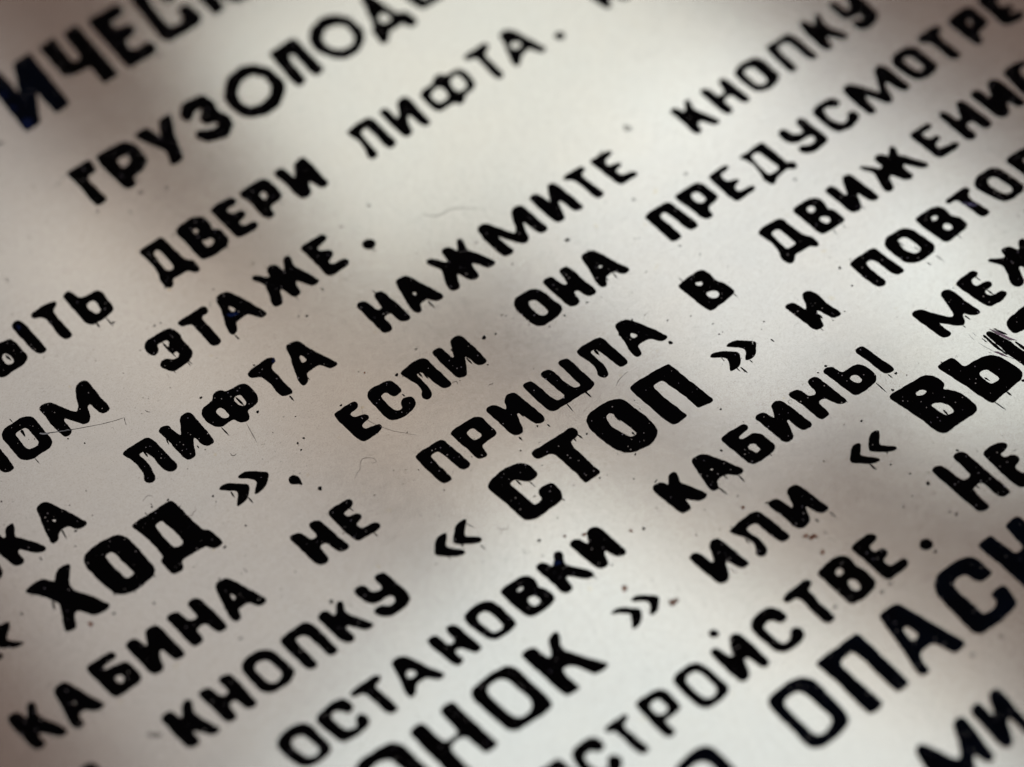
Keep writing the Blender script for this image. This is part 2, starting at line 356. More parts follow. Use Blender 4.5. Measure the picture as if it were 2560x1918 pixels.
LETTERS = '''
0|И|-2972,10076 -2702,10113 -2699,9474 -2426,10106 -2110,10135 -2165,8810 -2449,8758 -2459,9375 -2764,8756 -3027,8740
0|Ч|-1927,10117 -1631,10168 -1668,9560 -1602,9466 -1493,9536 -1462,10118 -1181,10172 -1226,8827 -1508,8801 -1491,9261 -1794,9272 -1933,9359
0|Е|-1001,10125 -412,10120 -407,9943 -508,9862 -715,9869 -737,9661 -502,9631 -480,9449 -595,9381 -743,9382 -795,9181 -747,9082 -454,9102 -425,8896 -536,8826 -1024,8828
0|С|-147,10266 -194,9932 -260,9011 -176,8881 395,8889 514,9015 488,9347 409,9399 270,9362 269,9177 193,9097 4,9110 -35,9265 8,9785 77,9998 213,10031 219,9693 265,9613 393,9612 421,10130 271,10339 -21,10372
0|К|674,10384 932,10425 901,9858 1136,10340 1377,10311 1123,9716 1441,8868 1148,8861 1056,8979 962,9306 911,8913 703,8872 688,9326
1|Г|-2983,7602 -2571,7613 -2581,7393 -2659,7356 -2767,7369 -2807,7251 -2777,6765 -2960,6751 -2966,7044 -2951,7237
1|Р|-2445,7585 -2217,7601 -1949,7572 -1831,7418 -1859,7020 -2009,6916 -2196,6899 -2245,6845 -2248,6728 -2401,6730 -2433,6868 -2467,7444;-2241,7353 -2043,7343 -2029,7198 -2129,7128 -2253,7124
1|У|-1730,7565 -1500,7589 -1446,7274 -1382,7317 -1257,7582 -1048,7585 -1235,7197 -1401,6690 -1597,6692 -1496,6989 -1656,7351
1|З|-913,7474 -769,7629 -429,7596 -367,7356 -433,7176 -349,6971 -391,6773 -593,6630 -883,6734 -984,6933 -891,7010 -784,6922 -600,6867 -523,6959 -604,7025 -709,7034 -722,7200 -585,7321 -596,7408 -728,7399 -829,7288 -926,7310
1|О|-69,7445 104,7618 370,7677 568,7594 714,7354 736,7018 658,6845 387,6637 176,6616 -63,6715 -153,6829 -202,7084 -172,7293;22,7291 214,7449 445,7456 572,7272 558,7046 419,6886 208,6824 22,6880 -52,7058
1|П|920,7616 1391,7646 1375,6809 1250,6773 1213,6862 1227,7350 1191,7440 1083,7389 1058,7270 1023,6801 890,6773 874,6904
1|О|1605,7461 1750,7626 2004,7701 2187,7632 2332,7429 2349,7089 2236,6899 2004,6769 1815,6785 1689,6889 1571,7127 1552,7303;1723,7363 1895,7505 2104,7475 2232,7329 2204,7047 2077,6910 1878,6913 1751,7018 1697,7183
1|Д|2792,7686 2883,7590 2970,7024 3121,6932 3140,6679 3043,6645 2968,6821 2657,6814 2547,6662 2466,6649 2494,6929 2595,7048;2696,7169 2843,7211 2906,7057 2868,6945 2713,6951 2659,7036
1|Ъ|3328,7678 3570,7687 3564,7316 3823,7268 3816,6859 3415,6853 3348,7102;3488,7172 3691,7169 3688,6965 3521,6958
2|Ь|-5700,5897 -5509,5916 -5602,5470 -5372,5428 -5342,5310 -5339,4962 -5430,4899 -5838,4878 -5898,4988 -5836,5799;-5658,5221 -5578,5260 -5541,5195 -5533,5051 -5573,4998 -5670,5035
2|І|-5221,5630 -5120,5669 -5057,5583 -5040,4908 -5118,4886 -5188,4918 -5218,5054 -5240,5558
2|Т|-4902,5615 -4672,5639 -4467,5613 -4470,5527 -4573,5487 -4601,5422 -4597,4894 -4643,4862 -4729,4890 -4758,5008 -4745,5399 -4792,5490 -4906,5523
2|Ь|-4328,5606 -4208,5632 -4171,5566 -4150,5414 -4060,5370 -3873,5376 -3814,5304 -3837,4922 -3907,4874 -4028,4849 -4258,4855 -4316,4927 -4324,5161;-4137,5220 -4062,5265 -3981,5227 -3998,5018 -4049,4979 -4115,4998 -4152,5144
2|Д|-2947,5590 -2669,5599 -2524,5596 -2513,5471 -2512,5270 -2478,4979 -2396,4922 -2410,4693 -2467,4675 -2516,4722 -2553,4806 -2838,4817 -2899,4706 -2968,4702 -3000,4753 -3001,4932 -2947,5013 -2922,5172;-2797,5412 -2745,5443 -2691,5435 -2680,5299 -2684,4978 -2771,4959 -2831,5008 -2826,5238
2|В|-2299,5551 -2217,5594 -1931,5617 -1806,5522 -1793,5320 -1840,5230 -1735,5145 -1738,4910 -1827,4819 -2031,4786 -2250,4821 -2286,4886 -2285,5248;-2083,5411 -2011,5418 -1994,5331 -2096,5290;-2096,5130 -2041,5151 -2019,5103 -1959,5134 -1907,5030 -1972,4974 -2086,4965
2|Е|-1643,5550 -1489,5590 -1258,5569 -1212,5456 -1287,5406 -1410,5433 -1464,5385 -1432,5273 -1256,5251 -1258,5142 -1328,5107 -1429,5098 -1442,4999 -1381,4949 -1229,4953 -1222,4856 -1300,4809 -1587,4825 -1616,4922 -1625,5148 -1633,5376
2|Р|-1096,5547 -960,5566 -685,5566 -597,5494 -595,5099 -680,5057 -850,5048 -900,4996 -912,4840 -1035,4860 -1078,4995 -1051,5232 -1102,5478;-884,5336 -774,5357 -770,5224 -837,5186 -883,5179
2|И|-441,5554 -294,5546 -262,5256 -227,5246 -103,5483 78,5524 107,5368 96,5075 92,4834 -11,4806 -55,4880 -94,5081 -158,5021 -226,4853 -303,4822 -394,4849 -417,4953 -416,5251 -447,5465
2|Л|917,5485 1136,5516 1348,5516 1384,5428 1388,4829 1300,4787 1247,4811 1238,4953 1243,5351 1164,5397 1059,5349 1043,5189 1029,4839 968,4793 898,4813 897,4909 957,5012 972,5247
2|И|1560,5496 1672,5494 1676,5207 1774,5223 1906,5484 2040,5510 2076,5403 2058,5106 2043,4808 1955,4812 1925,4906 1916,5165 1845,5165 1765,5037 1704,4837 1590,4816 1572,4927 1561,5205
2|Ф|2272,5358 2334,5405 2576,5422 2658,5512 2775,5515 2810,5426 3063,5416 3106,5300 3076,5009 2977,4954 2806,4938 2748,4849 2653,4829 2609,4924 2320,4921 2271,4989 2271,5202;2370,5278 2558,5358 2647,5284 2628,5065 2538,5022 2395,5022 2360,5129;2773,5299 2918,5377 3008,5342 3005,5107 2932,5010 2789,5011 2736,5094
2|Т|3291,5566 3710,5581 3718,5514 3571,5435 3542,5358 3534,4868 3453,4857 3436,4930 3452,5393 3426,5474 3299,5499
2|А|4030,5578 4131,5595 4216,5513 4390,4878 4325,4871 4281,4948 4211,5086 4019,5045 3889,4913 3825,4906 3836,4996 3990,5409;3969,5306 4099,5360 4179,5273 4177,5174 4048,5140 3968,5227
2|.|4790,4917 4766,4899 4737,4895 4711,4906 4694,4930 4692,4960 4704,4988 4728,5007 4757,5011 4783,4999 4800,4975 4803,4945
2|К|5683,5809 5854,5834 5842,5552 5985,5809 6136,5809 5952,5461 6250,4966 6049,4865 5902,5171 5780,4923 5702,4919 5644,5262
3|Н|-6828,4164 -6627,4166 -6541,3816 -6549,3397 -6616,3370 -6698,3398 -6732,3464 -6768,3852
3|О|-6392,4026 -6308,4073 -6020,4090 -5891,4035 -5861,3961 -5864,3432 -5929,3369 -6229,3350 -6345,3385 -6409,3463 -6419,3932;-6235,3898 -6181,3911 -6062,3901 -6031,3849 -6029,3550 -6080,3509 -6213,3517 -6241,3573
3|М|-5715,4062 -5636,4098 -5525,4052 -5353,3701 -5314,3643 -5255,3688 -5097,4032 -4995,4084 -4903,4067 -4876,3970 -4891,3746 -4880,3394 -4958,3363 -5039,3396 -5053,3474 -5074,3659 -5138,3627 -5210,3418 -5281,3376 -5351,3405 -5391,3481 -5517,3683 -5550,3610 -5534,3415 -5586,3374 -5681,3375 -5703,3469 -5723,3717 -5716,3829
3|Э|-3875,4029 -3794,4084 -3425,4089 -3361,4027 -3329,3879 -3355,3779 -3350,3533 -3377,3452 -3485,3368 -3733,3348 -3811,3387 -3889,3543 -3865,3608 -3786,3640 -3721,3601 -3664,3531 -3575,3527 -3530,3576 -3550,3644 -3622,3634 -3638,3767 -3574,3784 -3518,3877 -3563,3920 -3622,3910 -3672,3933 -3711,3913 -3741,3816 -3821,3785 -3874,3804 -3905,3915
3|Т|-3244,4078 -3063,4081 -2790,4094 -2739,4052 -2749,3965 -2802,3938 -2887,3937 -2913,3871 -2901,3392 -2951,3346 -3052,3359 -3078,3449 -3076,3864 -3096,3933 -3211,3957 -3238,3996
3|А|-2549,4066 -2458,4115 -2336,4098 -2288,4012 -2175,3708 -2083,3370 -2135,3342 -2217,3356 -2272,3471 -2316,3542 -2504,3538 -2557,3511 -2611,3381 -2691,3342 -2738,3388 -2708,3530 -2571,3908;-2488,3823 -2442,3844 -2405,3702 -2487,3699
3|Ж|-1906,4056 -1824,4078 -1698,3911 -1651,3901 -1618,4053 -1550,4087 -1468,4049 -1445,3965 -1436,3861 -1403,3878 -1290,4072 -1211,4069 -1196,4013 -1265,3836 -1211,3720 -1107,3368 -1181,3339 -1269,3368 -1298,3442 -1387,3603 -1445,3519 -1453,3366 -1505,3338 -1585,3357 -1608,3422 -1651,3609 -1702,3587 -1756,3419 -1812,3359 -1920,3376 -1923,3467 -1856,3642 -1797,3806 -1825,3882
3|Е|-982,4055 -878,4079 -583,4074 -539,4020 -562,3948 -781,3909 -792,3835 -752,3795 -641,3759 -639,3666 -697,3623 -788,3590 -812,3537 -777,3491 -586,3472 -543,3419 -566,3355 -630,3335 -867,3325 -952,3359 -968,3450 -957,3620
3|.|-41,3394 -79,3364 -127,3358 -173,3379 -203,3420 -211,3471 -193,3519 -155,3549 -107,3555 -61,3534 -31,3493 -23,3442
4|О|-7828,2313 -7618,2300 -7610,2075 -7628,1966 -7689,1907 -7859,1905 -7868,2128
4|К|-7478,2689 -7360,2720 -7334,2604 -7330,2443 -7284,2438 -7213,2570 -7092,2599 -7075,2554 -7189,2361 -7104,2261 -6990,2090 -6921,1925 -6978,1893 -7069,1925 -7149,2031 -7237,2165 -7286,2126 -7279,1948 -7324,1907 -7419,1931 -7454,2012 -7501,2252 -7496,2499
4|А|-6688,2574 -6624,2618 -6515,2594 -6475,2540 -6324,2169 -6229,1917 -6283,1882 -6383,1900 -6434,1957 -6477,2045 -6571,2052 -6667,2018 -6714,1931 -6807,1912 -6822,1986 -6786,2162 -6725,2397;-6612,2300 -6542,2224 -6609,2208
4|Л|-5198,2606 -5107,2621 -4755,2616 -4708,2571 -4698,2471 -4675,2157 -4668,1907 -4732,1861 -4824,1894 -4865,1985 -4869,2249 -4896,2401 -4930,2445 -5017,2441 -4977,2238 -5032,1942 -5090,1892 -5173,1920 -5199,1996 -5135,2074 -5121,2289 -5141,2453
4|И|-4560,2590 -4490,2632 -4372,2597 -4387,2516 -4338,2301 -4187,2586 -4111,2624 -4024,2600 -3994,2529 -3997,2332 -4003,1940 -4051,1907 -4143,1923 -4180,2001 -4197,2186 -4258,2114 -4354,1913 -4414,1880 -4498,1896 -4523,1985 -4529,2301 -4539,2441
4|Ф|-3881,2473 -3818,2522 -3624,2549 -3562,2633 -3492,2660 -3413,2623 -3387,2547 -3130,2542 -3052,2465 -3057,2172 -3125,2093 -3331,2076 -3363,1953 -3417,1913 -3513,1942 -3541,2014 -3569,2087 -3766,2064 -3853,2125 -3896,2252 -3906,2410;-3700,2359 -3620,2394 -3576,2325 -3577,2160 -3633,2145 -3691,2193 -3709,2300;-3384,2371 -3302,2405 -3236,2368 -3250,2195 -3312,2161 -3368,2230
4|Т|-2953,2611 -2895,2649 -2549,2675 -2487,2632 -2482,2552 -2574,2525 -2617,2474 -2613,2318 -2607,1941 -2649,1908 -2767,1944 -2790,2005 -2788,2291 -2816,2459 -2931,2502 -2963,2551
4|А|-2235,2653 -2169,2692 -2045,2660 -2007,2619 -1932,2310 -1782,1931 -1834,1906 -1927,1924 -1968,1997 -2020,2091 -2254,2077 -2328,1934 -2424,1910 -2444,1994 -2381,2197 -2280,2456;-2167,2398 -2132,2411 -2104,2262 -2209,2255
4|Н|-958,2610 -901,2652 -806,2616 -782,2554 -768,2350 -668,2339 -642,2599 -585,2640 -496,2614 -482,2521 -451,2284 -437,1940 -496,1908 -594,1939 -618,2018 -623,2196 -760,2193 -768,1949 -821,1905 -917,1939 -939,2002 -947,2269
4|А|-234,2601 -176,2643 -55,2622 -6,2558 84,2271 190,1955 149,1918 46,1925 -11,1996 -37,2052 -191,2054 -230,1946 -275,1913 -334,1944 -345,2040 -302,2303;-163,2289 -101,2280 -108,2222 -163,2214
4|Ж|343,2612 393,2654 451,2621 599,2413 640,2441 650,2630 709,2672 795,2639 830,2556 844,2464 936,2613 981,2667 1036,2647 1042,2581 967,2407 1045,2308 1184,1960 1125,1919 1021,1947 989,2013 894,2180 855,2140 838,1922 779,1881 691,1910 651,1985 603,2160 548,2105 492,1938 439,1903 328,1938 323,2023 387,2201 460,2355
4|М|1329,2630 1426,2667 1512,2651 1581,2503 1737,2194 1788,2224 1938,2559 2021,2620 2142,2594 2167,2499 2176,2290 2196,1963 2141,1936 2046,1959 2020,2052 1986,2299 1943,2280 1857,2004 1789,1952 1709,1974 1660,2057 1505,2329 1488,2270 1529,1966 1473,1921 1354,1947 1328,2040 1308,2363
4|И|2324,2605 2424,2624 2481,2588 2527,2355 2553,2352 2685,2614 2743,2634 2811,2593 2832,2456 2856,2196 2875,1959 2824,1938 2741,1958 2715,2034 2677,2294 2622,2277 2524,1971 2490,1944 2372,1974 2352,2057 2336,2327
4|Т|2973,2583 3035,2607 3342,2598 3359,2528 3306,2497 3253,2502 3226,2450 3241,2251 3281,1958 3228,1928 3155,1943 3133,2042 3119,2314 3086,2490 2999,2524
4|Е|3510,2592 3704,2583 3869,2573 3889,2526 3800,2486 3703,2490 3656,2378 3673,2326 3849,2276 3839,2228 3715,2217 3679,2153 3704,2058 3905,2005 3925,1940 3868,1923 3601,1929 3571,2017 3541,2304
4|К|5117,2587 5211,2594 5265,2426 5329,2451 5434,2597 5498,2602 5419,2435 5442,2319 5591,1946 5518,1930 5449,2006 5368,2157 5274,2150 5240,1967 5156,1971 5135,2053 5144,2314
4|Н|5734,2583 5811,2605 5860,2538 5879,2347 5969,2312 6042,2329 6099,2576 6173,2593 6205,2488 6237,1993 6142,1986 6113,2057 6094,2248 6013,2276 5883,2227 5882,1976 5782,1981 5758,2059
4|О|6422,2565 6572,2619 6830,2604 6906,2481 6904,2088 6798,1999 6623,1968 6447,2043 6411,2142 6390,2473;6520,2504 6613,2525 6721,2476 6742,2144 6683,2075 6564,2075 6495,2171 6498,2423
4|П|7128,2636 7585,2639 7621,2468 7621,1991 7546,1992 7514,2078 7500,2469 7459,2563 7282,2569 7223,2498 7214,2010 7130,2000 7107,2079
4|К|7869,2686 7953,2677 8007,2491 8095,2540 8177,2654 8234,2648 8157,2488 8157,2347 8294,2012 8218,1995 8124,2133 8028,2233 7958,2170 7947,1999 7854,1997 7831,2076 7834,2433
4|У|8511,2702 8595,2674 8596,2428 8678,2381 8779,2461 8829,2624 8945,2650 8984,2413 8959,2068 8848,1977 8638,1949 8557,1996 8528,2121 8588,2172 8677,2098 8785,2151 8793,2266 8680,2278 8540,2293 8499,2387 8505,2606
5|«|-8220,1256 -8048,1224 -7988,1205 -8080,1083 -8180,999 -8151,921 -8023,819 -8019,779 -8135,792 -8311,933 -8360,1008/-8504,1005 -8363,847 -8339,789 -8409,773 -8590,865
5|Х|-7543,1503 -7364,1530 -7235,1503 -7178,1418 -7129,1354 -7032,1485 -6920,1519 -6798,1492 -6899,1347 -6988,1218 -7012,1084 -6864,858 -6784,677 -6715,546 -6793,511 -6995,538 -7059,665 -7134,777 -7204,736 -7297,539 -7326,532 -7441,558 -7447,614 -7353,795 -7266,1029 -7385,1262 -7545,1473
5|О|-6613,1411 -6535,1488 -6273,1512 -6044,1484 -5950,1399 -5913,1284 -5896,911 -5896,647 -5964,563 -6326,516 -6485,574 -6571,668 -6615,903 -6649,1270;-6349,1270 -6291,1292 -6218,1271 -6191,1180 -6198,1092 -6158,781 -6183,755 -6296,751 -6316,815 -6345,1055 -6346,1149
5|Д|-5772,1454 -5701,1475 -5380,1470 -5100,1476 -5063,1437 -5052,1284 -5028,979 -5004,754 -4932,712 -4909,615 -4893,398 -4929,381 -5047,391 -5086,445 -5104,512 -5540,530 -5553,417 -5603,380 -5731,391 -5752,453 -5769,700 -5702,723 -5678,828 -5697,1063 -5711,1231;-5496,1263 -5372,1273 -5329,1017 -5320,774 -5364,731 -5481,750 -5500,872 -5515,1057
5|»|-4425,1202 -4342,1212 -4258,1186 -4071,1013 -4046,967 -4123,869 -4215,783 -4373,774 -4373,799 -4239,978 -4250,1029 -4344,1096 -4430,1175/-4091,1196 -3987,1210 -3910,1173 -3720,1003 -3720,954 -3816,845 -3906,789 -4070,784 -4058,816 -3945,917 -3918,976 -3969,1049 -4090,1170
5|.|-3550,694 -3504,722 -3438,707 -3405,625 -3424,544 -3443,479 -3462,526 -3531,573 -3565,635
5|Е|-2378,1213 -2279,1223 -2020,1219 -1981,1181 -1994,1108 -2065,1082 -2169,1084 -2191,1035 -2167,976 -2015,932 -1992,873 -2014,825 -2141,812 -2176,774 -2156,699 -1962,660 -1941,616 -1958,564 -2033,543 -2250,532 -2319,545 -2347,633 -2362,777 -2381,1007
5|С|-1811,1161 -1757,1217 -1662,1240 -1418,1211 -1351,1157 -1330,938 -1374,906 -1471,901 -1513,952 -1533,1052 -1614,1050 -1653,1032 -1657,918 -1641,721 -1587,651 -1510,665 -1489,748 -1419,808 -1324,775 -1287,718 -1307,617 -1362,561 -1601,523 -1750,571 -1801,646 -1813,811
5|Л|-1190,1195 -1101,1208 -915,1243 -751,1212 -716,1150 -708,871 -683,573 -739,541 -832,559 -863,625 -906,964 -933,1037 -1006,1028 -1002,907 -995,699 -1040,584 -1095,545 -1152,558 -1186,620 -1156,679 -1106,722 -1099,901
5|И|-595,1205 -505,1217 -439,1198 -420,1114 -407,932 -374,923 -258,1188 -201,1228 -76,1195 -50,1122 -37,905 -31,565 -94,542 -189,577 -203,647 -233,842 -261,814 -390,578 -446,539 -536,562 -571,641 -586,891
5|О|912,1155 983,1219 1253,1211 1351,1159 1388,1065 1442,653 1397,585 1291,549 1011,541 924,605 897,714 869,998;1094,1031 1153,1046 1216,1002 1240,713 1198,677 1118,680 1072,762 1062,945
5|Н|1489,1195 1565,1222 1658,1199 1684,1124 1701,951 1777,924 1816,1194 1870,1221 1959,1209 1989,1124 1998,886 2032,558 1972,518 1880,541 1846,621 1812,755 1744,757 1711,556 1661,527 1555,550 1526,637 1507,897
5|А|2237,1190 2296,1230 2451,1212 2493,1124 2577,840 2672,566 2626,532 2529,551 2490,625 2457,689 2278,675 2232,553 2187,526 2130,559 2116,630 2185,911;2324,903 2377,907 2392,848 2329,846
5|П|3469,1195 3617,1219 3900,1215 3948,1169 3986,899 4018,563 3961,537 3875,553 3841,617 3798,1054 3746,1096 3664,1072 3657,986 3684,564 3632,535 3519,554 3495,629 3491,958
5|Р|4085,1213 4223,1223 4478,1217 4574,1158 4599,804 4554,767 4351,731 4315,687 4308,564 4259,550 4176,571 4148,641 4135,835 4088,1075;4281,1083 4352,1099 4426,1067 4443,876 4380,836 4290,866 4260,952
5|Е|4735,1185 4867,1197 5071,1197 5114,1144 5051,1120 4909,1125 4880,1055 4893,914 5037,878 5059,834 4961,803 4907,791 4887,697 4929,644 5123,633 5166,579 5094,546 4771,541 4743,612 4734,896
5|Д|5346,1179 5510,1175 5807,1196 5822,1127 5846,636 5942,576 5925,477 5858,477 5802,549 5548,526 5456,452 5389,459 5364,602 5402,682 5438,915 5416,1064;5498,1091 5588,1111 5658,1072 5713,652 5640,600 5489,612 5464,669 5474,923
5|У|6121,1166 6203,1194 6256,1151 6276,1001 6390,926 6473,953 6491,1148 6557,1190 6619,1158 6655,613 6580,561 6353,539 6217,587 6162,677 6192,747 6264,745 6341,662 6477,665 6535,749 6512,826 6404,838 6260,843 6163,903 6122,994
5|С|6838,1170 6958,1206 7241,1186 7288,1050 7240,1012 7167,1014 7126,1087 6999,1114 6941,1047 6931,863 6970,735 7047,652 7186,691 7218,780 7310,782 7350,691 7290,605 7078,551 6881,599 6832,715 6815,1074
5|М|7490,1195 7612,1230 7682,1173 7896,762 7967,860 8125,1159 8213,1224 8286,1204 8317,1100 8338,593 8230,558 8194,653 8137,915 8051,869 7957,558 7872,530 7832,622 7693,910 7624,831 7607,556 7525,547 7482,601 7471,1035
5|О|8478,1144 8596,1225 8858,1227 8954,1128 8966,663 8905,595 8698,569 8556,616 8495,718 8453,1047;8633,1095 8718,1104 8799,1057 8815,767 8754,700 8671,709 8621,790 8600,1024
5|Т|9113,1236 9200,1264 9484,1270 9546,1218 9503,1154 9417,1144 9381,1054 9400,581 9332,557 9269,590 9247,667 9241,1070 9107,1161
5|Р|9734,1203 9861,1240 10130,1261 10219,1187 10207,833 10136,791 9964,773 9911,716 9862,577 9776,568 9754,646 9728,1128;9940,1053 10046,1067 10047,965 9964,892 9913,955
5|Е|10396,1243 10610,1271 10896,1239 10885,1125 10614,1104 10564,982 10593,878 10724,850 10728,786 10593,776 10575,690 10763,655 10756,580 10657,541 10441,579 10381,649 10404,912
6|К|-8840,-120 -8767,-77 -8674,-99 -8641,-178 -8630,-274 -8582,-254 -8514,-106 -8430,-86 -8409,-146 -8476,-310 -8441,-425 -8327,-618 -8278,-772 -8327,-804 -8423,-770 -8483,-679 -8584,-541 -8636,-585 -8617,-743 -8663,-778 -8762,-750 -8787,-678 -8815,-384
6|А|-8088,-126 -8020,-93 -7910,-108 -7860,-178 -7763,-475 -7653,-744 -7716,-775 -7821,-754 -7870,-680 -7918,-627 -8036,-663 -8034,-809 -8100,-856 -8169,-816 -8186,-731 -8137,-466;-7995,-449 -7944,-432 -7940,-493 -7989,-503
6|Б|-7548,-120 -7470,-93 -7142,-105 -7106,-163 -7124,-208 -7195,-225 -7355,-230 -7366,-304 -7236,-326 -7065,-359 -7021,-439 -7011,-683 -7049,-741 -7134,-761 -7429,-772 -7485,-712 -7505,-594;-7316,-468 -7205,-483 -7206,-585 -7255,-634 -7312,-611 -7329,-545
6|И|-6918,-150 -6848,-117 -6753,-139 -6728,-213 -6694,-345 -6665,-339 -6567,-133 -6495,-116 -6409,-134 -6377,-196 -6353,-455 -6331,-771 -6379,-806 -6476,-788 -6506,-705 -6538,-515 -6595,-528 -6647,-606 -6692,-792 -6758,-812 -6848,-784 -6877,-717 -6897,-435
6|Н|-6219,-142 -6154,-118 -6056,-137 -6028,-205 -5996,-396 -5898,-415 -5851,-392 -5866,-153 -5805,-111 -5707,-129 -5671,-204 -5642,-455 -5617,-782 -5672,-808 -5769,-789 -5791,-712 -5826,-563 -5903,-532 -6004,-555 -6000,-739 -6058,-782 -6162,-773 -6183,-696 -6199,-444
6|А|-5392,-138 -5327,-98 -5195,-122 -5147,-198 -5042,-481 -4939,-777 -4987,-800 -5085,-797 -5128,-717 -5160,-654 -5247,-636 -5357,-653 -5377,-773 -5427,-809 -5488,-790 -5516,-723 -5464,-446;-5305,-376 -5275,-379 -5254,-494 -5333,-491;-5041,-680 -4999,-690 -5031,-719 -5054,-709
6|Н|-4107,-142 -4044,-115 -3953,-147 -3923,-213 -3890,-364 -3774,-380 -3770,-147 -3714,-114 -3609,-145 -3591,-229 -3559,-506 -3515,-777 -3563,-816 -3669,-786 -3707,-715 -3725,-544 -3766,-512 -3859,-530 -3867,-773 -3914,-811 -4025,-790 -4057,-727 -4082,-459
6|Е|-3442,-144 -3359,-116 -3079,-119 -3037,-169 -3054,-235 -3118,-263 -3254,-264 -3270,-315 -3248,-374 -3114,-402 -3076,-456 -3100,-515 -3219,-530 -3239,-576 -3211,-662 -3009,-683 -2959,-739 -2969,-794 -3040,-815 -3338,-804 -3381,-775 -3401,-696 -3432,-436
6|П|-1888,-149 -1815,-128 -1449,-130 -1400,-170 -1382,-217 -1357,-466 -1323,-737 -1369,-781 -1475,-765 -1507,-685 -1524,-444 -1557,-294 -1611,-260 -1709,-262 -1704,-509 -1688,-780 -1731,-810 -1827,-781 -1861,-704 -1881,-431
6|Р|-1249,-144 -1162,-116 -808,-122 -739,-172 -708,-237 -704,-554 -746,-585 -970,-583 -1025,-621 -1036,-775 -1075,-792 -1171,-773 -1197,-709 -1213,-485;-1063,-278 -989,-257 -916,-266 -891,-451 -942,-476 -1041,-467 -1056,-399
6|И|-590,-132 -517,-107 -436,-140 -402,-201 -358,-337 -319,-285 -268,-159 -201,-114 -84,-135 -61,-211 -32,-418 6,-797 -47,-837 -147,-812 -178,-731 -238,-477 -278,-484 -319,-583 -374,-770 -418,-800 -518,-774 -553,-697 -574,-410
6|Ш|87,-147 152,-115 242,-138 260,-203 300,-587 325,-658 383,-688 477,-671 419,-147 479,-111 570,-134 604,-196 625,-517 660,-646 742,-679 769,-651 751,-146 800,-118 894,-137 925,-202 936,-466 953,-766 899,-807 198,-788 144,-754 114,-653 101,-426
6|Л|1081,-142 1180,-120 1496,-137 1547,-178 1564,-398 1583,-771 1533,-799 1439,-780 1408,-698 1382,-421 1348,-291 1306,-274 1240,-288 1249,-415 1267,-600 1219,-747 1170,-791 1112,-778 1070,-693 1122,-617 1142,-481 1099,-259
6|А|1822,-144 1889,-112 2023,-135 2082,-200 2216,-482 2327,-779 2273,-804 2176,-787 2140,-713 2098,-644 1990,-625 1865,-626 1840,-759 1790,-804 1724,-784 1707,-719 1748,-514;1914,-392 1951,-380 1993,-490 1918,-508 1889,-457
6|В|3026,-155 3115,-132 3440,-115 3525,-166 3557,-281 3529,-418 3612,-556 3634,-750 3582,-796 3157,-833 3107,-792 3082,-720 3059,-474;3249,-278 3309,-273 3365,-308 3354,-363 3274,-368;3268,-522 3335,-516 3436,-599 3423,-665 3368,-698 3280,-668 3253,-597
6|Д|4609,-131 4723,-105 5002,-116 5080,-161 5083,-327 5134,-640 5201,-713 5204,-878 5151,-906 5096,-869 5066,-819 4771,-811 4699,-895 4613,-895 4580,-815 4584,-693 4620,-651 4669,-440 4638,-307;4761,-271 4832,-249 4901,-269 4917,-318 4941,-663 4836,-667 4750,-650 4744,-556
6|В|5301,-147 5408,-117 5664,-125 5770,-205 5768,-394 5730,-454 5806,-535 5811,-758 5760,-789 5409,-791 5349,-760 5336,-641 5319,-391;5495,-243 5563,-225 5622,-292 5588,-356 5492,-376 5463,-308;5502,-523 5575,-499 5655,-575 5639,-653 5562,-681 5516,-651
6|И|5937,-164 6036,-135 6089,-159 6114,-383 6129,-451 6165,-425 6312,-139 6358,-120 6446,-155 6459,-259 6482,-501 6504,-777 6450,-788 6366,-767 6340,-679 6296,-495 6248,-567 6163,-754 6105,-780 6003,-762 5976,-692 5961,-424
6|Ж|6643,-149 6700,-152 6882,-383 6946,-361 6939,-168 7013,-135 7095,-176 7140,-277 7255,-164 7328,-149 7333,-228 7262,-358 7331,-415 7517,-774 7461,-803 7383,-757 7309,-640 7217,-509 7168,-580 7178,-793 7119,-819 7031,-784 7000,-685 6936,-557 6862,-590 6786,-786 6743,-807 6656,-772 6661,-684 6733,-484 6758,-356
6|Е|7672,-167 7810,-147 8042,-159 8071,-210 8005,-250 7877,-240 7811,-281 7856,-432 7984,-423 8016,-488 7923,-524 7849,-539 7825,-633 7877,-675 8120,-705 8152,-770 8077,-802 7763,-800 7718,-751 7694,-411
6|Н|8296,-146 8380,-119 8420,-209 8435,-394 8542,-425 8644,-164 8739,-126 8789,-206 8829,-776 8762,-816 8664,-773 8635,-540 8526,-526 8458,-585 8478,-810 8421,-839 8332,-804 8303,-704
6|И|8960,-153 9055,-115 9125,-173 9128,-369 9201,-390 9311,-171 9399,-126 9481,-154 9507,-293 9521,-770 9444,-822 9365,-776 9332,-614 9276,-607 9178,-795 9093,-821 9014,-775 8986,-656
6|Е|9668,-152 9831,-110 10054,-137 10114,-206 9933,-234 9864,-275 9845,-494 10008,-551 9908,-624 9896,-769 10059,-826 9627,-857 9628,-626
7|К|-7163,-1434 -7076,-1403 -6994,-1425 -6969,-1532 -6947,-1607 -6893,-1579 -6800,-1422 -6700,-1415 -6686,-1484 -6766,-1623 -6738,-1761 -6616,-2060 -6677,-2097 -6767,-2053 -6826,-1963 -6908,-1854 -6946,-1910 -6940,-2044 -7000,-2081 -7103,-2055 -7124,-1981 -7147,-1692
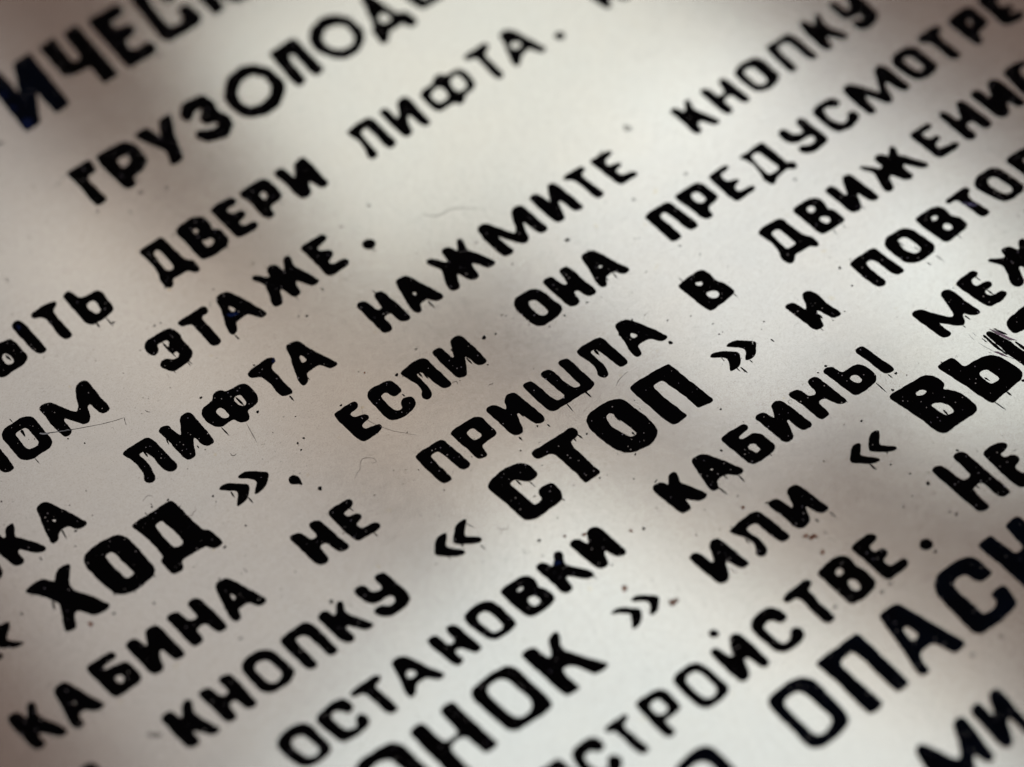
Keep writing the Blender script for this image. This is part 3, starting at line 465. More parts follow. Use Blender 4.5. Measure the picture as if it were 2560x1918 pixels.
7|Н|-6545,-1437 -6468,-1412 -6386,-1433 -6357,-1516 -6336,-1663 -6238,-1698 -6178,-1645 -6204,-1433 -6134,-1401 -6036,-1436 -6015,-1512 -6001,-1742 -5989,-2043 -6051,-2080 -6126,-2049 -6162,-1977 -6184,-1814 -6278,-1811 -6331,-1870 -6315,-2042 -6376,-2079 -6458,-2057 -6485,-1992 -6512,-1711
7|О|-5832,-1453 -5745,-1390 -5540,-1377 -5393,-1450 -5347,-1561 -5287,-1934 -5319,-1997 -5453,-2066 -5694,-2062 -5785,-2018 -5838,-1917 -5862,-1561;-5704,-1570 -5638,-1520 -5495,-1561 -5467,-1628 -5438,-1887 -5492,-1946 -5600,-1962 -5670,-1921 -5697,-1855 -5723,-1643
7|П|-5180,-1443 -5100,-1417 -4751,-1413 -4687,-1464 -4664,-1573 -4645,-1828 -4628,-2065 -4685,-2093 -4760,-2077 -4781,-2001 -4815,-1646 -4858,-1567 -4942,-1545 -5007,-1567 -5013,-1681 -5003,-1808 -4975,-2067 -5038,-2105 -5122,-2067 -5143,-1991 -5174,-1700
7|К|-4548,-1461 -4461,-1426 -4384,-1458 -4368,-1576 -4336,-1602 -4293,-1576 -4227,-1448 -4149,-1444 -4130,-1495 -4208,-1615 -4171,-1720 -3995,-2051 -4049,-2074 -4141,-2045 -4182,-1981 -4295,-1825 -4351,-1861 -4326,-2060 -4384,-2088 -4463,-2060 -4503,-1977 -4535,-1742
7|У|-3896,-1441 -3822,-1408 -3744,-1441 -3725,-1502 -3727,-1592 -3686,-1640 -3579,-1666 -3544,-1617 -3552,-1443 -3503,-1421 -3395,-1446 -3376,-1508 -3367,-1653 -3322,-1903 -3357,-2027 -3432,-2088 -3642,-2100 -3772,-2071 -3840,-2010 -3880,-1909 -3867,-1874 -3808,-1861 -3709,-1880 -3659,-1951 -3553,-1960 -3504,-1893 -3524,-1816 -3594,-1791 -3691,-1804 -3814,-1765 -3872,-1688 -3906,-1508
7|«|-2626,-1633 -2500,-1486 -2427,-1451 -2334,-1464 -2317,-1493 -2373,-1558 -2456,-1646 -2438,-1708 -2304,-1838 -2282,-1895 -2335,-1915 -2434,-1875 -2546,-1785 -2634,-1695 -2648,-1662/-2314,-1652 -2192,-1516 -2125,-1460 -1990,-1453 -1956,-1470 -2027,-1555 -2138,-1669 -2121,-1714 -1989,-1830 -1969,-1890 -2043,-1902 -2135,-1853 -2310,-1708 -2321,-1662
7|С|-1355,-1210 -1265,-1154 -997,-1130 -813,-1166 -727,-1226 -681,-1321 -668,-1493 -723,-1529 -873,-1520 -923,-1464 -981,-1368 -1053,-1359 -1102,-1382 -1088,-1490 -1046,-1881 -999,-1906 -901,-1897 -878,-1851 -866,-1750 -812,-1713 -624,-1744 -595,-1809 -606,-1975 -662,-2057 -753,-2079 -1184,-2094 -1272,-2039 -1314,-1958 -1328,-1805 -1335,-1609 -1375,-1386 -1387,-1280
7|Т|-541,-1166 -479,-1145 -198,-1160 172,-1165 226,-1199 228,-1293 184,-1339 23,-1356 9,-1442 24,-1763 44,-2059 -235,-2059 -241,-2015 -235,-1924 -261,-1516 -293,-1334 -501,-1311 -539,-1274
7|О|436,-1213 529,-1139 871,-1134 1002,-1174 1088,-1254 1110,-1345 1162,-1719 1165,-1952 1093,-2057 907,-2136 633,-2076 527,-2006 461,-1888 399,-1560 395,-1360;698,-1342 767,-1316 816,-1339 834,-1486 870,-1713 876,-1849 839,-1868 758,-1852 725,-1759 656,-1507
7|П|1280,-1166 1387,-1136 1733,-1148 2023,-1180 2023,-1231 2056,-1562 2120,-2092 2072,-2110 1859,-2069 1842,-2023 1850,-1880 1767,-1377 1739,-1344 1594,-1337 1569,-1384 1587,-1666 1643,-2066 1605,-2079 1398,-2082 1368,-2035 1343,-1932 1307,-1472
7|»|2571,-1463 2655,-1439 2735,-1477 2934,-1639 2953,-1699 2902,-1760 2863,-1830 2793,-1874 2643,-1871 2638,-1850 2728,-1720 2753,-1656 2699,-1588 2584,-1491/2880,-1463 2981,-1449 3101,-1506 3239,-1642 3268,-1700 3136,-1848 3068,-1878 2955,-1864 2943,-1828 3036,-1733 3067,-1673 3016,-1608 2888,-1493
7|И|4011,-1477 4083,-1449 4163,-1472 4192,-1538 4227,-1712 4265,-1684 4360,-1465 4426,-1431 4507,-1469 4551,-1551 4552,-1814 4601,-2080 4552,-2109 4451,-2079 4419,-2001 4364,-1817 4326,-1838 4258,-2077 4212,-2108 4114,-2090 4078,-2017 4051,-1735
7|П|5292,-1468 5418,-1447 5735,-1449 5792,-1484 5804,-1602 5862,-2076 5818,-2093 5720,-2073 5683,-2000 5644,-1684 5604,-1598 5496,-1599 5479,-1674 5504,-2065 5454,-2095 5356,-2075 5328,-2009 5295,-1719
7|О|5966,-1501 6065,-1438 6320,-1448 6420,-1501 6480,-1598 6530,-1999 6464,-2088 6175,-2101 6043,-2053 5971,-1970 5925,-1629;6137,-1605 6208,-1574 6290,-1597 6325,-1705 6337,-1930 6269,-1964 6177,-1935 6111,-1781
7|В|6620,-1458 6709,-1441 6975,-1440 7059,-1479 7119,-1576 7113,-1681 7092,-1736 7175,-1841 7191,-2017 7127,-2055 6772,-2089 6703,-2068 6672,-1971 6634,-1688;6830,-1576 6888,-1570 6943,-1607 6928,-1656 6851,-1677 6815,-1618;6849,-1809 6930,-1785 6988,-1851 6988,-1923 6912,-1951 6849,-1907
7|Т|7218,-1483 7305,-1470 7610,-1462 7671,-1494 7653,-1572 7575,-1582 7543,-1666 7609,-2048 7562,-2083 7462,-2062 7435,-1979 7395,-1599 7344,-1557 7232,-1550
7|О|7786,-1515 7909,-1430 8153,-1426 8258,-1476 8305,-1588 8357,-2001 8270,-2078 8018,-2091 7913,-2042 7850,-1917 7761,-1624;7983,-1584 8071,-1564 8141,-1602 8200,-1928 8141,-1990 8034,-1976 7986,-1900 7939,-1658
7|Р|8476,-1468 8587,-1447 8841,-1468 8984,-1510 9045,-1898 8767,-1967 8748,-2212 8567,-2211 8524,-2065;8665,-1623 8793,-1616 8814,-1820 8689,-1792
8|О|-6138,-2756 -6044,-2690 -5816,-2658 -5666,-2720 -5614,-2819 -5586,-3227 -5637,-3299 -5778,-3328 -5980,-3307 -6073,-3233 -6112,-3117 -6150,-2860;-5986,-2850 -5904,-2801 -5793,-2833 -5750,-2910 -5713,-3167 -5758,-3231 -5858,-3236 -5951,-3161 -5998,-2954
8|С|-5494,-2787 -5419,-2732 -5166,-2703 -5024,-2744 -4979,-2853 -4994,-2942 -5064,-2972 -5127,-2922 -5169,-2845 -5245,-2813 -5328,-2862 -5333,-2973 -5289,-3151 -5196,-3225 -5095,-3220 -5074,-3123 -4997,-3084 -4929,-3124 -4934,-3235 -5002,-3295 -5217,-3323 -5393,-3296 -5444,-3198 -5499,-2897
8|Т|-4913,-2761 -4842,-2730 -4490,-2721 -4413,-2768 -4453,-2824 -4548,-2835 -4574,-2888 -4512,-3329 -4568,-3356 -4650,-3333 -4678,-3253 -4719,-2902 -4746,-2836 -4880,-2817
8|А|-4172,-2726 -4108,-2689 -4004,-2700 -3939,-2781 -3823,-3066 -3700,-3311 -3761,-3335 -3845,-3297 -3903,-3207 -4001,-3172 -4111,-3186 -4177,-3293 -4277,-3329 -4297,-3255 -4233,-3015;-4126,-2969 -4047,-2930 -3991,-2989 -3986,-3067 -4080,-3094 -4143,-3044
8|Н|-3587,-2738 -3518,-2719 -3442,-2735 -3414,-2817 -3389,-2986 -3298,-3000 -3256,-2959 -3261,-2746 -3195,-2725 -3132,-2760 -3105,-2842 -3042,-3280 -3093,-3313 -3168,-3297 -3210,-3219 -3270,-3097 -3367,-3092 -3387,-3136 -3356,-3279 -3413,-3321 -3492,-3293 -3516,-3224 -3554,-2972
8|О|-2961,-2778 -2886,-2718 -2644,-2701 -2517,-2752 -2461,-2863 -2426,-3253 -2454,-3306 -2664,-3331 -2826,-3311 -2879,-3247 -2907,-3150 -2968,-2862;-2813,-2867 -2736,-2823 -2652,-2846 -2610,-2925 -2581,-3189 -2631,-3238 -2721,-3240 -2791,-3199 -2835,-2954
8|В|-2310,-2748 -2227,-2724 -1967,-2719 -1850,-2768 -1799,-2870 -1814,-2965 -1847,-3015 -1783,-3082 -1752,-3258 -1795,-3330 -1893,-3357 -2190,-3344 -2246,-3284 -2288,-3039;-2114,-2861 -2068,-2852 -1999,-2862 -1997,-2909 -2104,-2915;-2085,-3081 -2021,-3057 -1950,-3099 -1937,-3215 -2004,-3252 -2086,-3226 -2108,-3154
8|К|-1676,-2739 -1596,-2712 -1529,-2744 -1499,-2821 -1481,-2881 -1412,-2860 -1352,-2739 -1294,-2708 -1236,-2733 -1229,-2791 -1300,-2889 -1315,-2969 -1202,-3122 -1095,-3284 -1098,-3344 -1154,-3359 -1236,-3330 -1281,-3257 -1402,-3113 -1448,-3138 -1456,-3315 -1508,-3348 -1601,-3335 -1627,-3268 -1646,-2994
8|И|-1063,-2739 -983,-2710 -920,-2730 -887,-2788 -860,-2903 -826,-2884 -741,-2735 -679,-2706 -597,-2719 -560,-2771 -540,-2912 -500,-3318 -550,-3354 -656,-3322 -685,-3261 -718,-3120 -759,-3140 -795,-3218 -828,-3331 -876,-3353 -965,-3334 -996,-3257 -1044,-2987
8|К|439,-2742 498,-2709 597,-2719 643,-2778 655,-2862 738,-2743 801,-2698 873,-2709 885,-2767 812,-2899 894,-3045 1001,-3307 945,-3341 837,-3327 777,-3253 715,-3165 689,-3197 686,-3322 636,-3360 529,-3343 499,-3266 464,-3047
8|А|1179,-2731 1243,-2702 1359,-2709 1416,-2771 1568,-3046 1672,-3317 1618,-3343 1542,-3337 1489,-3271 1432,-3209 1336,-3195 1243,-3216 1201,-3325 1158,-3345 1092,-3310 1088,-3234 1125,-2993;1291,-3005 1334,-3001 1346,-3036 1302,-3040
8|Б|1745,-2702 1818,-2680 1981,-2681 2160,-2696 2206,-2739 2193,-2804 1965,-2832 1961,-2884 2038,-2907 2176,-2905 2255,-2975 2282,-3089 2293,-3277 2241,-3332 2103,-3349 1863,-3343 1816,-3301 1795,-3197 1770,-2934;1981,-3040 2033,-3027 2103,-3074 2087,-3126 2099,-3185 2054,-3213 1994,-3203 1978,-3141 1948,-3095
8|И|2372,-2719 2474,-2703 2536,-2727 2564,-2792 2588,-2911 2621,-2888 2693,-2715 2770,-2679 2853,-2713 2893,-2795 2924,-3051 2957,-3325 2896,-3358 2789,-3337 2757,-3262 2738,-3042 2698,-3066 2609,-3322 2552,-3357 2466,-3345 2422,-3268 2407,-3010
8|Н|3014,-2725 3086,-2700 3180,-2720 3209,-2783 3237,-2929 3331,-2966 3373,-2933 3381,-2723 3443,-2689 3539,-2724 3566,-2790 3587,-3024 3620,-3324 3573,-3345 3478,-3311 3451,-3229 3411,-3114 3346,-3077 3266,-3096 3272,-3349 3217,-3370 3119,-3356 3087,-3281 3074,-3006
8|Ь|3676,-2728 3744,-2698 3844,-2729 3859,-2792 3879,-2899 3957,-2922 4128,-2920 4199,-2967 4247,-3074 4242,-3271 4181,-3340 4047,-3364 3801,-3357 3757,-3312 3742,-3200 3714,-2943;3898,-3059 3959,-3032 4045,-3078 4043,-3193 3992,-3219 3939,-3199 3902,-3113
8|І|4289,-2736 4357,-2706 4441,-2740 4456,-2804 4484,-3030 4537,-3343 4483,-3366 4383,-3336 4351,-3259 4325,-2985
8|М|5377,-2764 5446,-2734 5548,-2765 5604,-2863 5806,-3183 5858,-3174 5886,-3110 5975,-2748 6042,-2715 6132,-2761 6158,-2828 6173,-3066 6218,-3356 6175,-3381 6073,-3349 6033,-3282 6010,-3229 5957,-3255 5906,-3368 5848,-3390 5765,-3339 5708,-3259 5594,-3114 5591,-3197 5617,-3390 5565,-3416 5473,-3375 5441,-3299 5410,-3015
8|Е|6268,-2749 6372,-2721 6607,-2720 6667,-2751 6684,-2818 6609,-2845 6523,-2827 6477,-2878 6473,-2962 6532,-2993 6628,-2983 6704,-3028 6691,-3105 6630,-3125 6534,-3117 6497,-3174 6523,-3240 6579,-3258 6734,-3280 6766,-3341 6732,-3383 6615,-3409 6407,-3397 6358,-3339 6303,-3051
8|Ж|6930,-2736 6997,-2727 7144,-2839 7214,-2843 7221,-2724 7275,-2697 7367,-2726 7410,-2807 7445,-2890 7555,-2747 7627,-2734 7666,-2820 7602,-2982 7723,-3295 7616,-3314 7470,-3123 7436,-3379 7299,-3337 7268,-3118 7212,-3108 7108,-3358 7032,-3401 6927,-3357 6918,-3272 6996,-3125 7068,-2937
9|О|-5598,-3753 -5390,-3666 -5102,-3671 -4889,-3713 -4801,-3827 -4739,-4440 -4786,-4570 -4996,-4624 -5327,-4581 -5421,-4479 -5643,-3885;-5388,-3865 -5197,-3835 -5061,-3916 -4974,-4363 -5054,-4439 -5187,-4389 -5263,-4328 -5411,-3931
9|Н|-4622,-3743 -4526,-3719 -4403,-3718 -4374,-3813 -4352,-4115 -4297,-4174 -4122,-4171 -4083,-4102 -4102,-3729 -4001,-3709 -3883,-3717 -3863,-3791 -3834,-4116 -3774,-4620 -3842,-4651 -3987,-4648 -4007,-4576 -4041,-4293 -4118,-4231 -4291,-4249 -4336,-4326 -4297,-4765 -4380,-4811 -4533,-4786 -4559,-4723 -4602,-4156
9|О|-3605,-3795 -3521,-3732 -3226,-3706 -2949,-3738 -2885,-3819 -2864,-3924 -2806,-4567 -2853,-4644 -3051,-4657 -3412,-4640 -3503,-4596 -3551,-4529 -3628,-3908;-3400,-3887 -3315,-3824 -3151,-3839 -3080,-3911 -3059,-4015 -3009,-4375 -3062,-4476 -3148,-4523 -3288,-4511 -3350,-4461 -3378,-4367 -3425,-3969
9|К|-2700,-3732 -2611,-3715 -2489,-3739 -2463,-3819 -2431,-4007 -2356,-4009 -2254,-3779 -2173,-3740 -2060,-3742 -2100,-3844 -2178,-3960 -2172,-4067 -2050,-4269 -1832,-4606 -1906,-4634 -2063,-4625 -2112,-4542 -2187,-4379 -2282,-4273 -2373,-4259 -2407,-4335 -2369,-4642 -2428,-4653 -2584,-4643 -2617,-4573 -2649,-4257
9|»|-1308,-3988 -1229,-3976 -1136,-4006 -978,-4148 -937,-4211 -1011,-4302 -1099,-4380 -1213,-4393 -1225,-4353 -1142,-4256 -1091,-4177 -1148,-4102 -1296,-4012/-953,-3987 -868,-3979 -779,-4030 -647,-4157 -618,-4211 -704,-4308 -779,-4368 -882,-4367 -895,-4335 -813,-4266 -777,-4189 -822,-4116 -951,-4018
9|И|107,-3971 193,-3948 264,-3974 297,-4063 319,-4244 363,-4239 468,-3984 538,-3947 629,-3965 665,-4035 684,-4236 728,-4564 681,-4588 584,-4562 547,-4495 505,-4338 459,-4362 369,-4566 300,-4601 195,-4584 166,-4509 137,-4256
9|Л|831,-3988 929,-3974 1087,-3945 1302,-3945 1374,-3988 1406,-4077 1465,-4577 1410,-4611 1307,-4590 1275,-4517 1232,-4156 1216,-4111 1128,-4088 1052,-4104 1042,-4158 1091,-4323 1078,-4529 1039,-4590 992,-4614 916,-4593 889,-4515 951,-4457 989,-4349 956,-4198 859,-4057
9|И|1548,-3987 1623,-3952 1711,-3976 1743,-4050 1779,-4246 1819,-4237 1900,-4002 1975,-3952 2083,-3969 2120,-4037 2152,-4269 2202,-4563 2159,-4591 2043,-4569 2007,-4500 1964,-4345 1932,-4360 1872,-4547 1800,-4599 1689,-4603 1633,-4558 1609,-4491 1592,-4227
9|«|2991,-4117 3126,-4000 3200,-3979 3273,-4006 3264,-4048 3186,-4114 3132,-4167 3156,-4219 3284,-4355 3315,-4405 3275,-4428 3154,-4378 2963,-4218 2953,-4167/3315,-4154 3445,-4016 3520,-3978 3602,-3996 3629,-4028 3553,-4120 3475,-4186 3474,-4234 3599,-4345 3638,-4409 3586,-4422 3480,-4384 3291,-4222 3292,-4183
9|В|4123,-3676 4215,-3651 4474,-3678 4745,-3691 4841,-3742 4906,-3828 4926,-3978 4890,-4033 4826,-4057 4892,-4124 4984,-4242 5023,-4572 4982,-4638 4878,-4668 4579,-4655 4371,-4667 4301,-4636 4267,-4565 4226,-4205 4160,-3871;4463,-3869 4544,-3851 4613,-3884 4638,-3951 4558,-3962 4470,-3934;4502,-4159 4573,-4164 4663,-4221 4721,-4344 4710,-4434 4668,-4465 4552,-4437 4522,-4314
9|Ь|5036,-3699 5163,-3701 5315,-3723 5338,-3776 5340,-3946 5373,-3973 5492,-3968 5694,-3998 5810,-4058 5882,-4168 5951,-4527 5914,-4597 5835,-4650 5497,-4675 5244,-4702 5204,-4653 5183,-4553 5121,-4154 5071,-3928;5415,-4192 5484,-4164 5571,-4194 5617,-4423 5578,-4458 5456,-4442 5429,-4394 5419,-4296
9|І|5995,-3705 6084,-3706 6111,-3799 6134,-3914 6177,-4021 6189,-4129 6202,-4245 6208,-4311 6270,-4537 6160,-4633 6061,-4609 6037,-4493 6019,-4333 6001,-4210 5997,-3963/5939,-3707 5971,-3713 5973,-3845 5983,-4040 5989,-4214 5978,-4185 5941,-4033 5935,-3868/5893,-3731 5908,-3774 5913,-3850 5896,-3809/6139,-3709 6174,-3731 6206,-3819 6238,-3927 6210,-3904 6175,-3821 6154,-3752/6231,-4075 6258,-4148 6275,-4239 6333,-4470 6286,-4520 6222,-4295 6226,-4193
9|З|6364,-3758 6478,-3714 6659,-3706 6788,-3690 6925,-3767 6893,-4018 6719,-4048 6600,-4019 6463,-4010 6340,-3986 6305,-3899
10|У|-3614,-5311 -3410,-5335 -3279,-5327 -3255,-5487 -3250,-5797 -3523,-5829 -3631,-5715 -3464,-5627
10|С|-3086,-5397 -3001,-5352 -2834,-5331 -2715,-5369 -2665,-5466 -2675,-5557 -2739,-5590 -2807,-5550 -2855,-5484 -2950,-5478 -3019,-5535 -3004,-5799 -2913,-5872 -2797,-5853 -2773,-5760 -2680,-5736 -2624,-5823 -2648,-5916 -2747,-5977 -3022,-5980 -3129,-5895 -3143,-5660 -3125,-5479
10|Т|-2509,-5363 -2177,-5358 -2139,-5389 -2181,-5426 -2268,-5457 -2295,-5521 -2261,-5747 -2228,-5971 -2293,-5989 -2354,-5955 -2372,-5884 -2398,-5509 -2424,-5446 -2506,-5423
10|Р|-1943,-5344 -1867,-5319 -1621,-5329 -1522,-5365 -1489,-5449 -1485,-5726 -1543,-5766 -1669,-5765 -1788,-5755 -1807,-5826 -1785,-6000 -1850,-6019 -1919,-5978 -1930,-5899 -1942,-5632;-1823,-5469 -1721,-5422 -1623,-5457 -1608,-5628 -1679,-5700 -1777,-5679 -1831,-5621
10|О|-1290,-5362 -1201,-5317 -1013,-5307 -876,-5359 -827,-5457 -782,-5900 -840,-5970 -1019,-5999 -1169,-5994 -1253,-5941 -1294,-5836 -1317,-5427;-1174,-5456 -1093,-5404 -964,-5435 -915,-5532 -899,-5792 -948,-5883 -1052,-5915 -1143,-5871 -1176,-5787 -1194,-5527
10|Й|-626,-5339 -559,-5320 -512,-5357 -493,-5490 -444,-5588 -400,-5565 -306,-5375 -246,-5319 -154,-5334 -122,-5389 -93,-5665 -93,-5973 -153,-5998 -214,-5963 -240,-5840 -274,-5695 -350,-5723 -420,-5930 -486,-5978 -577,-5963 -602,-5900 -625,-5618/-348,-5178 -372,-5194 -403,-5196 -432,-5182 -451,-5157 -456,-5127 -445,-5100 -421,-5084 -390,-5083 -361,-5096 -341,-5122 -337,-5152
10|С|101,-5346 192,-5299 361,-5271 485,-5311 557,-5413 575,-5562 498,-5590 421,-5573 388,-5487 326,-5437 196,-5482 190,-5566 202,-5768 243,-5875 335,-5890 403,-5856 447,-5773 547,-5764 595,-5832 570,-5931 490,-5985 245,-5995 149,-5953 90,-5870 50,-5453
10|Т|725,-5308 826,-5283 1130,-5270 1192,-5305 1185,-5376 1084,-5400 1061,-5458 1085,-5522 1056,-5665 1083,-5986 1029,-6017 933,-5991 912,-5923 906,-5499 882,-5404 727,-5399 703,-5350
10|В|1357,-5301 1451,-5269 1710,-5249 1829,-5298 1868,-5376 1861,-5569 1908,-5699 1900,-5906 1838,-5962 1666,-6005 1440,-5989 1393,-5951 1384,-5869;1561,-5435 1632,-5400 1687,-5430 1664,-5518 1565,-5539 1538,-5493;1583,-5666 1657,-5649 1712,-5709 1701,-5837 1634,-5874 1564,-5832 1555,-5734
10|Е|1985,-5280 2082,-5256 2352,-5257 2407,-5317 2391,-5381 2304,-5404 2224,-5401 2184,-5462 2195,-5542 2343,-5559 2366,-5639 2311,-5687 2224,-5693 2200,-5751 2223,-5862 2444,-5856 2484,-5919 2447,-5981 2373,-5997 2073,-6000 2042,-5975 2026,-5871 2026,-5596
10|.|2928,-5954 2890,-5978 2842,-5980 2798,-5960 2769,-5922 2764,-5877 2783,-5837 2822,-5812 2869,-5810 2914,-5831 2942,-5869 2948,-5914
10|Н|3746,-5018 3807,-4997 3896,-5021 3924,-5082 3974,-5410 4022,-5449 4142,-5434 4141,-5049 4196,-5013 4298,-5040 4334,-5108 4343,-5373 4383,-5979 4334,-6002 4225,-5984 4198,-5924 4177,-5629 4141,-5593 3996,-5608 3976,-5681 3981,-5969 3928,-6005 3819,-5973 3793,-5911 3768,-5513
10|Е|4505,-5279 4593,-5238 4742,-5245 4853,-5277 4896,-5338 4881,-5390 4811,-5414 4704,-5408 4693,-5480 4717,-5515 4835,-5540 4879,-5598 4860,-5663 4785,-5699 4702,-5712 4699,-5806 4736,-5883 4950,-5929 4947,-6022 4593,-6054 4529,-6018 4507,-5921 4501,-5597
11|О|-2182,-6457 -2067,-6409 -1805,-6366 -1612,-6408 -1533,-6527 -1519,-6875 -1500,-7335 -1627,-7427 -2035,-7375 -2172,-7238 -2248,-6599;-2031,-6549 -1886,-6526 -1759,-6585 -1718,-6688 -1697,-7150 -1797,-7208 -1974,-7149 -2070,-6657
11|О|-523,-6440 -420,-6379 -96,-6364 94,-6415 188,-6519 214,-6670 211,-7243 138,-7356 -100,-7421 -353,-7415 -473,-7376 -536,-7269 -527,-7050 -542,-6554;-354,-6575 -265,-6532 -76,-6553 -29,-6649 13,-7142 -38,-7215 -208,-7278 -313,-7250 -353,-7147 -374,-6660
11|П|382,-6384 474,-6369 1002,-6367 1149,-6366 1165,-6454 1197,-7402 1129,-7419 977,-7412 953,-7350 945,-6733 928,-6573 874,-6544 691,-6558 638,-6633 704,-7424 629,-7450 455,-7439 431,-7363 427,-6726
11|А|1559,-6369 1636,-6342 1854,-6337 1924,-6409 2041,-6817 2219,-7419 2134,-7454 1979,-7447 1949,-7364 1879,-7146 1732,-7131 1609,-7149 1563,-7230 1534,-7439 1472,-7448 1388,-7424 1380,-7345 1469,-6949;1687,-6711 1762,-6711 1801,-6906 1731,-6953 1657,-6947 1654,-6832
11|С|2512,-6445 2639,-6365 2948,-6354 3174,-6405 3248,-6504 3254,-6616 3267,-6810 3203,-6835 3029,-6831 2998,-6776 2953,-6587 2771,-6578 2700,-6626 2683,-6734 2712,-7117 2703,-7245 2851,-7260 2946,-7246 3002,-7171 3003,-7066 3106,-7044 3232,-7055 3255,-7118 3211,-7370 3132,-7426 2818,-7471 2483,-7454 2405,-7392 2398,-7282 2417,-6610
11|Н|3397,-6363 3530,-6347 3661,-6354 3718,-6797 3889,-6791 3920,-6358 4052,-6350 4182,-6345 4213,-6712 4271,-7528 3983,-7599 3926,-7310 3767,-7274 3744,-7618 3523,-7620 3448,-7259 3442,-6829
12|М|567,-8236 664,-8201 710,-8266 880,-8683 978,-8705 1088,-8541 1221,-8280 1296,-8227 1387,-8243 1402,-8312 1317,-8948 1250,-8978 1182,-8952 1150,-8759 1076,-8783 959,-8996 826,-9056 644,-8827 568,-8739 525,-8815 421,-8787
12|И|1546,-8256 1622,-8217 1698,-8221 1713,-8319 1706,-8499 1767,-8490 1911,-8234 1980,-8203 2056,-8235 2064,-8313 2024,-8782 2025,-9122 1904,-9138 1903,-8911 1904,-8629 1813,-8669 1663,-8945 1595,-8975 1527,-8948 1512,-8880 1525,-8552
13|Г|-8458,-1382 -8301,-1394 -8256,-1487 -8261,-1624 -8425,-1661
'''
names = {'«': 'quotation_mark', '»': 'quotation_mark', '.': 'full_stop'}
for line in LETTERS.strip().split('\n'):
    ln, ch, body = line.split('|')
    ln = int(ln)
    groups = []
    for g in body.split('/'):
        rings = []
        for ri, r in enumerate(g.split(';')):
            pts = [tuple(int(v) / 100 for v in s.split(',')) for s in r.split()]
            rad = 0.55 if ri == 0 else 0.45
            away = ((pts[0][0] * ROT[0][2] + pts[0][1] * ROT[1][2]) * -1 - 2.1) / 42      # towards the far end of the sheet
            k = (0.10 if ln in (0, 9, 11) else 0.38) if away > 0 else (0.07 if ln in (0, 9, 11) else 0.20)
            grow = 0.025 + k * min(1.1, abs(away)) ** 1.6       # the lettering is bolder towards the sheet's ends
            if ri == 0 and abs(area(pts)) < 0.9:
                rad, grow = 0.12, 0.01
            if ri > 0:
                grow *= 0.75
            while True:      # keep the outline simple: bleed less where it would close on itself
                rr = rounded(pts, rad, 0.16, rnd, 0.036 if ri == 0 else 0.028,
                             (1 if ri == 0 else -1) * grow * (1 if area(pts) > 0 else -1))
                poly = [Vector((x, y, 0)) for x, y in rr]
                tri = tessellate_polygon([poly])
                at = sum(abs(area([rr[a], rr[b], rr[c]])) for a, b, c in tri)
                if abs(at - abs(area(rr))) < 0.004 * at or grow < 0.01:
                    break
                grow *= 0.75
            rings.append(rr)
        groups.append(rings)
    o = child(film(names.get(ch, 'letter'), groups, navy_mat if ln in (11, 12) or (ln == 0 and ch == 'И') else ink_mat, sign, 0.035))
    if ln in (0, 5, 7, 9, 11) and abs(area(groups[0][0])) > 30 and ch not in names:
        o['label'] = 'large bold black letter'

